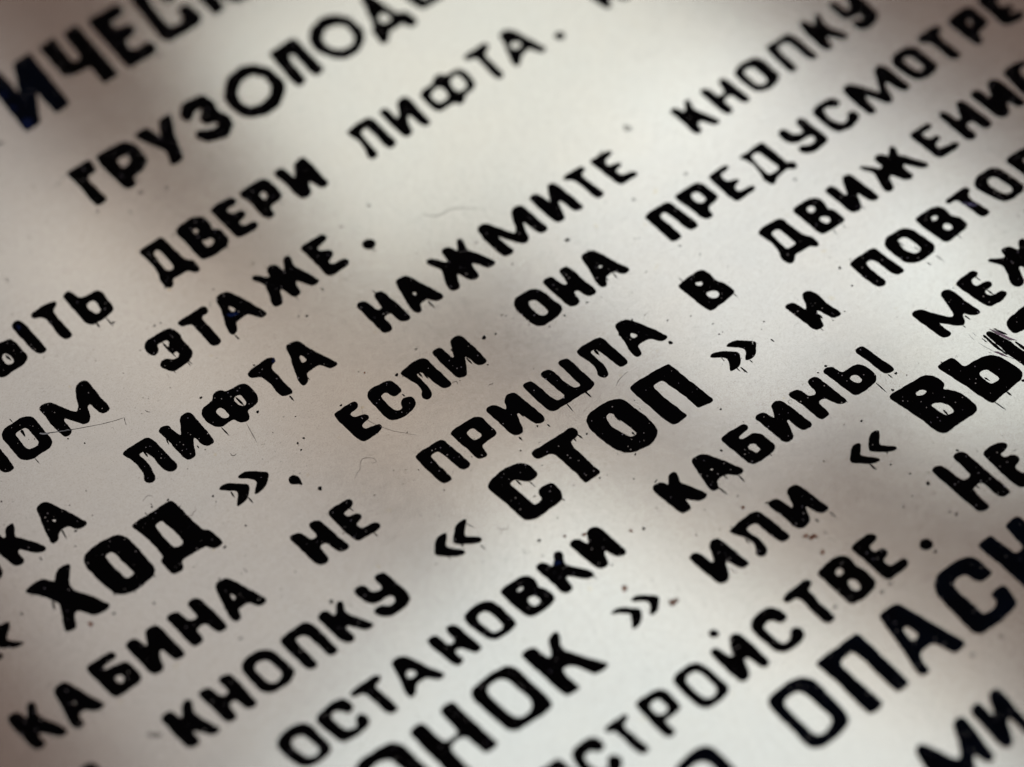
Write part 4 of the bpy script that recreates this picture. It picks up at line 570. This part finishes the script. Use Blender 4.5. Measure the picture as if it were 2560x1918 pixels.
# ink that ran below the letters
for x0, y0, x1, y1, w in [(-41.95, 48.53, -42.02, 47.4, 0.25), (-40.28, 48.49, -40.34, 46.17, 0.15), (-18.49, 48.37, -18.58, 47.36, 0.15), (-26.94, 33.44, -26.87, 32.11, 0.2), (-35.02, 33.82, -34.89, 32.85, 0.12), (-35.25, 33.67, -35.28, 32.73, 0.1), (-37.74, 33.64, -37.76, 33.14, 0.1), (-36.22, 39.1, -36.09, 35.54, 0.29), (-33.25, 23.9, -33.12, 21.61, 0.24), (-37.95, 20.77, -37.85, 18.64, 0.17), (-55.9, 52.18, -55.7, 50.64, 0.29), (-61.53, 41.81, -61.5, 40.85, 0.12), (-61.22, 39.06, -61.4, 37.55, 0.33), (-62.32, 33.46, -62.28, 32.19, 0.12), (-49.15, 24.49, -49.25, 23.1, 0.28), (-45.38, 24.23, -45.66, 22.92, 0.14), (-42.52, 20.27, -42.56, 19.64, 0.14), (-65.86, 20.48, -66.14, 18.59, 0.21), (-70.84, 18.53, -70.84, 17.75, 0.16), (-54.89, 15.33, -54.83, 14.73, 0.11), (-50.72, 13.1, -50.17, 12.98, 0.14), (-43.18, 10.52, -43.34, 9.17, 0.18), (-41.78, 8.11, -41.78, 6.77, 0.16), (-59.72, 5.69, -59.71, 5.13, 0.13), (-73.24, 11.21, -73.85, 9.66, 0.27), (-65.87, 6.81, -65.85, 6.18, 0.11), (-63.34, 5.23, -63.26, 4.71, 0.09), (-11.66, 32.38, -11.72, 31.62, 0.17), (-26.89, 19.06, -26.9, 17.73, 0.21), (-15.72, 33.57, -15.69, 32.66, 0.1), (-9.15, 33.53, -9.13, 32.98, 0.1), (-5.91, 27.08, -5.85, 26.15, 0.17), (-0.65, 20.15, -0.59, 18.31, 0.2), (-2.45, 8.07, -2.44, 6.47, 0.19), (-9.58, 10.57, -9.63, 9.16, 0.24), (-9.07, 9.82, -9.12, 8.4, 0.19), (-13.73, 8.72, -13.67, 8.07, 0.17), (-22.94, 20.58, -22.88, 19.35, 0.1), (-3.29, 10.74, -3.27, 10.04, 0.19), (-0.42, -9.01, -0.34, -9.66, 0.19), (-4.99, -8.18, -4.96, -9.02, 0.21), (-2.27, -4.45, -2.28, -5.87, 0.24), (-31.5, -2.37, -31.21, -3.5, 0.18), (-31.16, -8.32, -31.04, -9.11, 0.18), (-41.74, 8.07, -41.76, 6.75, 0.16), (-19.93, -15.2, -19.46, -16.64, 0.11), (-22.63, -17.49, -22.54, -18.34, 0.18), (-20.49, -19.38, -20.42, -20.62, 0.13), (-25.27, -17.94, -25.22, -18.72, 0.11), (23.99, 12.61, 24.08, 11.93, 0.12), (17.01, 10.04, 17.1, 9.08, 0.2), (22.78, 6.75, 22.93, 5.88, 0.2), (24.34, 6.96, 24.18, 5.25, 0.17), (31.36, -0.47, 31.49, -1.25, 0.15), (35.86, -7.85, 35.98, -8.85, 0.12), (13.23, -2.7, 13.2, -4.12, 0.34), (4.06, -7.9, 3.93, -9.62, 0.14), (7.47, -7.83, 7.57, -9.35, 0.21), (17.8, -2.83, 17.89, -3.41, 0.24), (26.9, -15.81, 26.86, -16.69, 0.1), (27.99, -18.9, 28.13, -20.49, 0.19), (27.43, -18.74, 27.49, -19.53, 0.14), (29.86, -18.83, 29.94, -19.47, 0.14), (8.25, -13.79, 8.19, -15.4, 0.23), (8.29, -17.88, 8.36, -18.56, 0.23), (-9.87, -13.86, -9.79, -15.2, 0.21), (-8.53, -15.27, -8.39, -16.66, 0.14), (-6.75, -20.47, -6.48, -21.13, 0.18), (1.9, -13.21, 2.08, -14.27, 0.19), (1.14, -13.25, 0.98, -14.1, 0.16), (-9.83, -11.19, -9.82, -11.52, 0.14), (5.34, -26.81, 6.06, -26.59, 0.14), (11.95, -32.92, 12.2, -35.06, 0.18), (15.52, -33.25, 15.51, -34.94, 0.16), (13.85, -31.78, 13.93, -32.96, 0.14), (9.16, -39.19, 9.16, -39.7, 0.11), (9.4, -42.16, 9.34, -43.35, 0.18), (-11.09, -33.44, -11.1, -34.41, 0.11), (21.4, -33.38, 21.43, -33.82, 0.09), (55.39, -8.09, 55.29, -9.21, 0.1), (57.05, -8.36, 57.19, -9.03, 0.1), (61.68, -7.42, 61.92, -8.24, 0.13), (61.46, -15.94, 61.62, -17.4, 0.17), (62.66, -18.36, 62.84, -19.47, 0.12), (62.24, -21.76, 62.37, -22.65, 0.15), (64.11, -21.69, 64.3, -23.1, 0.12), (69.22, -20.86, 69.32, -21.66, 0.12), (43.2, -18.78, 43.17, -19.94, 0.24), (41.78, -20.98, 41.8, -21.61, 0.1), (41.54, -33.54, 41.62, -35.91, 0.14), (43.91, -33.52, 44.01, -34.51, 0.14), (65.96, -28.27, 66.07, -29.49, 0.15), (65.64, -31.17, 65.79, -32.58, 0.22), (58.4, -33.83, 58.47, -34.48, 0.12), (59.82, -32.68, 59.98, -33.84, 0.22), (52.61, -46.93, 52.96, -49.16, 0.16), (55.19, -46.67, 55.32, -47.76, 0.21), (45.92, -43.31, 45.84, -44.63, 0.21), (54.45, -42.83, 54.66, -43.84, 0.19), (36.07, -33.16, 36.01, -33.68, 0.09), (34.75, -17.83, 34.82, -18.57, 0.17), (51.42, -36.7, 51.49, -37.23, 0.12), (31.36, -43.73, 31.47, -45.26, 0.21), (34.67, -43.68, 34.52, -44.1, 0.14), (21.56, -46.26, 21.75, -47.61, 0.18), (19.21, -45.93, 19.32, -46.74, 0.22), (40.71, -55.93, 40.7, -56.85, 0.18), (21.37, -33.45, 21.42, -33.88, 0.11), (9.15, -39.25, 9.2, -39.66, 0.11)]:
    q = [(x0, y0), (x0 * .65 + x1 * .35, y0 * .65 + y1 * .35), (x1, y1)]
    child(film('ink_streak', [[ribbon(q, w * 1.35, rnd, 0.3, 4)]], ink_mat, sign, 0.02))
for x0, y0, x1, y1, w in [(-21.87, 68.92, -21.65, 66.97, 0.26), (-7.04, 50.21, -7.01, 49.08, 0.26), (9.26, -42.21, 9.28, -43.21, 0.13), (48.41, -55.03, 49.48, -55.09, 0.16), (4.7, -44.33, 4.76, -46.06, 0.2), (-41.3, 69.29, -41.0, 68.71, 0.2), (-40.5, 59.86, -40.24, 59.64, 0.13), (-74.62, -15.02, -72.77, -16.73, 0.85), (36.25, 25.92, 38.38, 26.44, 0.36), (31.03, 9.33, 31.89, 9.35, 0.13), (-4.82, -51.95, -4.8, -51.99, 0.06), (-34.64, 19.0, -35.4, 15.06, 0.21)]:
    child(film('grey_smear', [[ribbon([(x0, y0), ((x0 + x1) / 2, (y0 + y1) / 2), (x1, y1)], w, rnd, 0.4, 4)]], smear_mat, sign, 0.006))
for x, y, r in [(-39.93, 46.92, 0.2), (-30.19, 47.44, 0.15), (-23.61, 55.18, 0.15), (-34.41, 42.32, 0.12), (-16.48, 29.38, 0.17), (-17.48, 30.16, 0.12), (-37.31, 27.02, 0.19), (-27.83, 26.91, 0.14), (-35.4, 42.45, 0.15), (-17.1, 42.83, 0.13), (-24.64, 42.55, 0.12), (-16.47, 29.37, 0.17), (-17.48, 30.16, 0.12), (-1.24, 33.07, 0.15), (13.5, 17.6, 0.12), (1.85, 9.3, 0.31), (3.6, 8.74, 0.15), (6.44, 10.94, 0.12), (6.83, 10.44, 0.1), (-0.74, 4.98, 0.12), (-12.33, 12.03, 0.24), (-21.95, 12.78, 0.17), (-32.2, 19.59, 0.21), (-28.34, 15.37, 0.09), (-32.79, 2.79, 0.3), (-30.79, 11.29, 0.16), (-31.07, 10.01, 0.14), (-29.59, 11.46, 0.16), (-19.01, -8.74, 0.11), (-19.79, -3.58, 0.09), (-44.77, 4.3, 0.14), (-49.05, -2.07, 0.11), (-49.05, -1.61, 0.09), (-43.67, -6.57, 0.09), (-42.5, -13.75, 0.29), (-13.55, -24.11, 0.2), (-6.26, -10.26, 0.12), (-1.72, -8.37, 0.14), (-12.41, -6.63, 0.09), (-27.28, -18.05, 0.09), (-27.34, -3.12, 0.09), (22.84, 15.97, 0.33), (28.31, 3.58, 0.1), (13.72, 4.93, 0.15), (10.68, 4.74, 0.12), (21.04, -2.07, 0.15), (22.81, -8.97, 0.29), (29.4, -12.37, 0.1), (36.04, -14.75, 0.12), (24.17, 1.91, 0.07), (20.92, -22.92, 0.14), (3.04, -14.01, 0.14), (3.01, -14.01, 0.14), (6.28, -21.22, 0.14), (-0.25, -21.19, 0.14), (3.45, -24.41, 0.11), (0.92, -21.5, 0.07), (16.32, -28.55, 0.16), (20.89, -22.88, 0.12), (-0.75, -31.88, 0.22), (-13.58, -24.11, 0.2), (-14.73, -26.44, 0.11), (2.89, -30.33, 0.09), (8.02, -34.88, 0.09), (13.18, -36.05, 0.09), (15.65, -39.53, 0.16), (4.41, -37.42, 0.11), (-9.15, -22.77, 0.09), (51.37, -14.3, 0.22), (50.59, -17.97, 0.15), (53.64, -14.09, 0.12), (42.58, -36.12, 0.19), (44.95, -34.16, 0.19), (37.83, -26.69, 0.19), (36.17, -26.89, 0.12), (58.46, -46.86, 0.24), (29.38, -12.33, 0.12), (45.95, -35.42, 0.09), (35.63, -51.5, 0.27), (34.75, -48.66, 0.14), (26.61, -39.24, 0.11), (42.68, -49.9, 0.18), (33.64, -45.71, 0.14), (35.42, -37.38, 0.16), (15.64, -39.52, 0.18), (16.34, -28.56, 0.16), (30.23, -52.26, 0.11), (32.46, -51.67, 0.11), (34.79, -56.98, 0.13), (13.2, -36.06, 0.11), (-64.41, 18.99, 0.18), (-77.85, 12.1, 0.18), (-62.22, 1.76, 0.16), (-67.55, 3.93, 0.18), (-55.17, 31.05, 0.12), (-56.66, 33.28, 0.12), (-51.07, 15.04, 0.16), (-53.56, 15.52, 0.14), (-53.36, 15.94, 0.09), (-45.63, 11.47, 0.16), (-61.07, 19.72, 0.09), (-49.16, 3.2, 0.2), (-52.72, -0.71, 0.13), (-62.73, 23.28, 0.09), (-65.83, 16.83, 0.11), (-70.13, 30.07, 0.12), (-30.24, 66.52, 0.18), (-34.76, 88.08, 0.32), (28.78, -60.61, 0.22)]:
    child(film('ink_spot', [[blob(x, y, r * 1.15, r * 1.1, rnd, 14)]], ink_mat if r > 0.12 else dirt_mat, sign, 0.02))
for x, y, r in [(-31.97, 75.14, 0.23), (-26.32, 63.12, 0.21), (-22.91, 65.46, 0.36), (-19.23, 63.64, 0.31), (-30.84, 75.79, 0.21), (-35.34, 77.15, 0.18), (-4.8, 87.2, 0.38), (-2.47, 40.07, 0.23), (3.25, 40.75, 0.28), (11.76, 24.46, 0.2), (-7.32, 14.02, 0.22), (35.4, 4.22, 0.22), (17.84, 4.72, 0.24), (25.06, -5.52, 0.19), (29.91, -10.27, 0.17), (-9.49, -17.78, 0.18), (-8.03, -33.76, 0.18), (35.58, 15.72, 0.31), (43.81, 27.5, 0.68), (45.02, 14.59, 0.31), (11.9, -58.63, 0.3), (18.62, -60.87, 0.31), (20.34, -60.59, 0.26), (21.57, -76.19, 0.3), (26.6, -76.56, 0.3), (-55.88, -10.64, 0.26), (57.31, 3.01, 0.28), (35.25, -57.89, 0.27), (18.83, -48.56, 0.18)]:
    child(film('faint_spot', [[blob(x, y, r * 1.1, r, rnd, 14, 0, 0.2)]], smear_mat, sign, 0.006))
for x, y, r in [(-7.92, -27.34, 0.25), (-2.37, -31.01, 0.2), (-10.27, -25.82, 0.18), (-5.12, -43.93, 0.48), (-9.04, -37.9, 0.35), (12.49, -37.99, 0.18), (16.34, -47.23, 0.27), (16.77, -47.89, 0.29), (17.29, -48.07, 0.29), (16.79, -48.12, 0.18), (16.43, -50.78, 0.27), (12.52, -38.01, 0.2), (-71.09, 4.54, 0.29), (-15.81, 15.37, 0.12)]:
    h = child(film('rust_spot', [[blob(x, y, r * 0.75, r * 0.6, rnd, 14, 0.4, 0.25)]], rust_mat, sign, 0.03))
    child(film('rust_halo', [[blob(x, y, r * 1.5, r * 1.3, rnd, 18, 0.2, 0.2)]], halo_mat, sign, 0.008))
for path, w in [([(-59.53, 36.72), (-57.32, 35.42), (-54.7, 33.96), (-51.42, 32.36), (-49.38, 31.57), (-48.09, 31.2)], 0.095), ([(-48.13, 31.22), (-48.39, 30.67), (-48.63, 29.9)], 0.095)]:
    child(film('scored_line', [[ribbon(path, w, rnd, 0.1, 5)]], dirt_mat, sign, 0.012))
for path, w in [([(-59.46, 36.76), (-59.04, 36.29), (-58.21, 35.81)], 0.285), ([(-58.21, 35.81), (-57.15, 35.29), (-55.32, 34.19)], 0.107), ([(-56.21, 34.78), (-55.86, 34.61), (-55.68, 34.42)], 0.213)]:
    child(film('scored_line', [[ribbon(path, w, rnd, 0.2, 4)]], bluescore_mat, sign, 0.042))
for path, w, k in [([(60.99, -36.83), (61.32, -37.76), (61.71, -38.96), (62.06, -40.0), (62.75, -41.0)], 0.36, 'p'), ([(58.63, -40.27), (59.02, -40.75), (59.26, -41.39), (59.66, -42.39)], 0.285, 'p'), ([(58.06, -37.63), (58.27, -38.85), (58.57, -39.71), (58.7, -40.29)], 0.084, 'b'), ([(59.71, -42.33), (59.93, -42.81), (60.26, -43.45)], 0.142, 'b'), ([(61.05, -36.74), (61.24, -37.45), (61.71, -38.38), (62.08, -39.47)], 0.072, 'b'), ([(61.29, -38.83), (61.49, -39.61), (62.13, -40.54)], 0.096, 'b'), ([(58.64, -35.68), (58.62, -36.11), (58.61, -36.54)], 0.096, 'b'), ([(57.98, -35.58), (57.9, -36.27), (57.92, -36.97)], 0.072, 'b'), ([(57.98, -39.84), (58.16, -40.15), (58.27, -40.34)], 0.095, 'b'), ([(58.54, -41.89), (58.7, -42.21), (58.87, -42.52)], 0.119, 'b'), ([(32.82, -15.91), (32.01, -16.97)], 0.144, 'w')]:
    mt = {'w': bare_mat, 'p': violet_mat, 'b': bluescore_mat}[k]
    child(film('scratch', [[ribbon(path, w * (1.3 if k == 'p' else 0.7), rnd, 0.3, 8)]], mt, sign, 0.042 if k == 'w' else 0.014 + 0.004 * rnd.random()))
for x, y, rx, ry in [(-29.3, 88.81, 1.2, 0.8), (-25.06, 25.78, 0.31, 0.36), (-25.06, 36.72, 0.84, 0.34), (-51.57, 55.25, 0.3, 0.49), (74.71, -17.6, 1.01, 0.4), (-13.92, -28.61, 0.49, 0.4), (-29.33, 92.94, 0.65, 0.38), (-28.97, 96.18, 0.38, 0.81)]:
    child(film('blue_patch', [[blob(x, y, rx, ry, rnd, 20, -0.7, 0.25)]], lilac_mat if x > 20 else blue_mat, sign, 0.039))

# fine grime scattered over the whole plate: specks, nicks and tiny threads
verts, faces = [], []
def add_poly(pts, z):
    o = len(verts)
    verts.extend((x * MM, y * MM, z * MM) for x, y in pts)
    faces.append(tuple(range(o, o + len(pts))))
for i in range(4200):
    x, y = rnd.uniform(-115, 125), rnd.uniform(-105, 120)
    r = 0.035 + 0.07 * rnd.random() ** 3
    if i % 60 == 0:
        r = rnd.uniform(0.08, 0.14)
    add_poly(blob(x, y, r * rnd.uniform(0.8, 1.6), r, rnd, 6, rnd.uniform(0, 3), 0.2), 0.004)
for i in range(900):
    x, y = rnd.uniform(-115, 125), rnd.uniform(-105, 120)
    a = rnd.gauss(0.5, 1.2); l = rnd.uniform(0.25, 1.0); b = rnd.uniform(-1, 1)
    p = [(x, y), (x + l * .5 * math.cos(a), y + l * .5 * math.sin(a)), (x + l * .5 * math.cos(a) + l * .5 * math.cos(a + b), y + l * .5 * math.sin(a) + l * .5 * math.sin(a + b))]
    rb = ribbon(p, rnd.uniform(0.02, 0.045), rnd, 0.3, 2)
    h = len(rb) // 2
    for j in range(h - 1):
        add_poly([rb[j], rb[j + 1], rb[-2 - j], rb[-1 - j]], 0.005)
o = child(link('grime_specks', verts, faces, flat('grime', (0.10, 0.07, 0.05), alpha=0.75), sign))
o['kind'] = 'stuff'

# ------------------------------------------------------------------ lint lying on the plate
def fibre(label, path, w, mat):
    P = []
    n = len(path)
    for i in range(n - 1):
        p0, p1, p2, p3 = path[max(0, i - 1)], path[i], path[i + 1], path[min(n - 1, i + 2)]
        for k in range(5):
            t = k / 5
            P.append(tuple(0.5 * (2 * p1[d] + (p2[d] - p0[d]) * t + (2 * p0[d] - 5 * p1[d] + 4 * p2[d] - p3[d]) * t * t + (3 * p1[d] - p0[d] - 3 * p2[d] + p3[d]) * t ** 3) for d in (0, 1)))
    P.append(path[-1])
    vs, fs = [], []
    r = w * 0.5
    cx, cy = P[0]
    for i, p in enumerate(P):
        a, b = P[max(0, i - 1)], P[min(len(P) - 1, i + 1)]
        dx, dy = b[0] - a[0], b[1] - a[1]
        l = math.hypot(dx, dy) or 1
        rr_ = r * (0.5 + 0.5 * math.sin(math.pi * min(1, max(0.06, i / (len(P) - 1)))))
        zc = 0.004 + r + 0.05 * (1 + math.sin(i * 0.6)) * 0.4
        for k in range(6):
            t = 6.28318 * k / 6
            vs.append(((p[0] - cx - dy / l * rr_ * math.cos(t)) * MM, (p[1] - cy + dx / l * rr_ * math.cos(t)) * MM, (zc + rr_ * math.sin(t)) * MM))
    for i in range(len(P) - 1):
        for k in range(6):
            a = i * 6 + k; b = i * 6 + (k + 1) % 6
            fs.append((a, b, b + 6, a + 6))
    o = link('lint_fibre', vs, fs, mat, None, True)
    o.location = (cx * MM, cy * MM, 0)
    o['label'] = label
    o['category'] = 'lint'
    o['group'] = 'lint hairs lying on the sign'
for label, path, w in [('thin curled lint hair shaped like a hook, above НЕ and left of ПРИШЛА', [(-27.79, 1.03), (-27.07, 1.57), (-26.34, 1.86), (-25.75, 2.61), (-25.03, 3.07), (-24.42, 2.83), (-23.67, 2.06), (-23.8, 1.35), (-24.45, 1.71)], 0.06), ('long thin lint hair trailing down and rightwards from the first letter of ЕСЛИ', [(-19.55, 11.03), (-19.95, 10.26), (-20.39, 9.28), (-20.36, 7.93), (-19.73, 6.26), (-18.73, 4.39), (-17.51, 2.81), (-16.34, 1.37)], 0.052), ('small U-shaped lint hair below the big bold С of СТОП', [(-16.78, -18.62), (-16.72, -19.08), (-16.3, -19.45), (-15.89, -19.69), (-15.29, -19.25)], 0.068), ('short nearly straight lint hair between ПРИШЛА and the big bold П of СТОП', [(11.64, -10.05), (12.46, -9.54), (13.52, -9.23), (14.59, -9.08)], 0.062), ('tiny hooked lint hair touching the right leg of Л in ЕСЛИ', [(-6.78, 5.69), (-6.3, 5.61), (-6.16, 5.26), (-6.4, 4.84)], 0.083), ('faint wavy lint hair on the bright sheet above the Ж of НАЖМИТЕ', [(8.71, 34.16), (9.33, 33.11), (10.19, 32.4), (11.71, 32.19), (13.36, 31.79), (15.89, 29.57)], 0.081), ('tiny hooked lint hair at the left edge, above the word ending in ЫТЬ', [(-48.48, 64.47), (-48.05, 64.23), (-48.17, 63.79), (-48.63, 63.59)], 0.101), ('tiny curl of lint beside the crossbar of Т in ЭТАЖЕ', [(-26.59, 40.92), (-26.35, 40.65), (-26.64, 40.26), (-27.04, 40.33)], 0.084), ('small smile-shaped lint hair under ЛИФТА, above the closing guillemet of ХОД', [(-39.44, 16.04), (-39.51, 15.64), (-39.29, 15.39), (-38.83, 15.42)], 0.093), ('short squiggly lint hair between the words ЕСЛИ and ПРИШЛА', [(-2.95, 1.87), (-2.56, 1.93), (-2.33, 1.74), (-2.04, 1.91)], 0.081), ('thin wavy lint hair above the К of ОСТАНОВКИ', [(-16.05, -23.64), (-16.39, -24.15), (-16.3, -24.43), (-16.4, -24.84)], 0.067), ('reddish tangled lint hair touching the right side of the big bold Д of ХОД', [(-50.62, 10.79), (-50.1, 10.82), (-49.88, 10.58), (-49.38, 10.96), (-48.96, 10.95), (-48.73, 11.55)], 0.059), ('faint bent lint hair above and left of the big bold Д of ХОД', [(-54.07, 17.15), (-53.23, 17.49), (-52.79, 17.39), (-52.46, 16.93)], 0.06), ('tiny comma-shaped lint hair between a letter М and the word ЛИФТА', [(-45.0, 30.32), (-44.88, 29.92), (-44.59, 29.59)], 0.081), ('small lint hair hooked round the left stem of Н in КАБИНЫ', [(29.46, -28.63), (29.32, -28.25), (29.6, -27.98), (30.01, -28.15)], 0.07)]:
    fibre(label, path, w * 0.75, redhair_mat if 'reddish' in label else hair_mat)
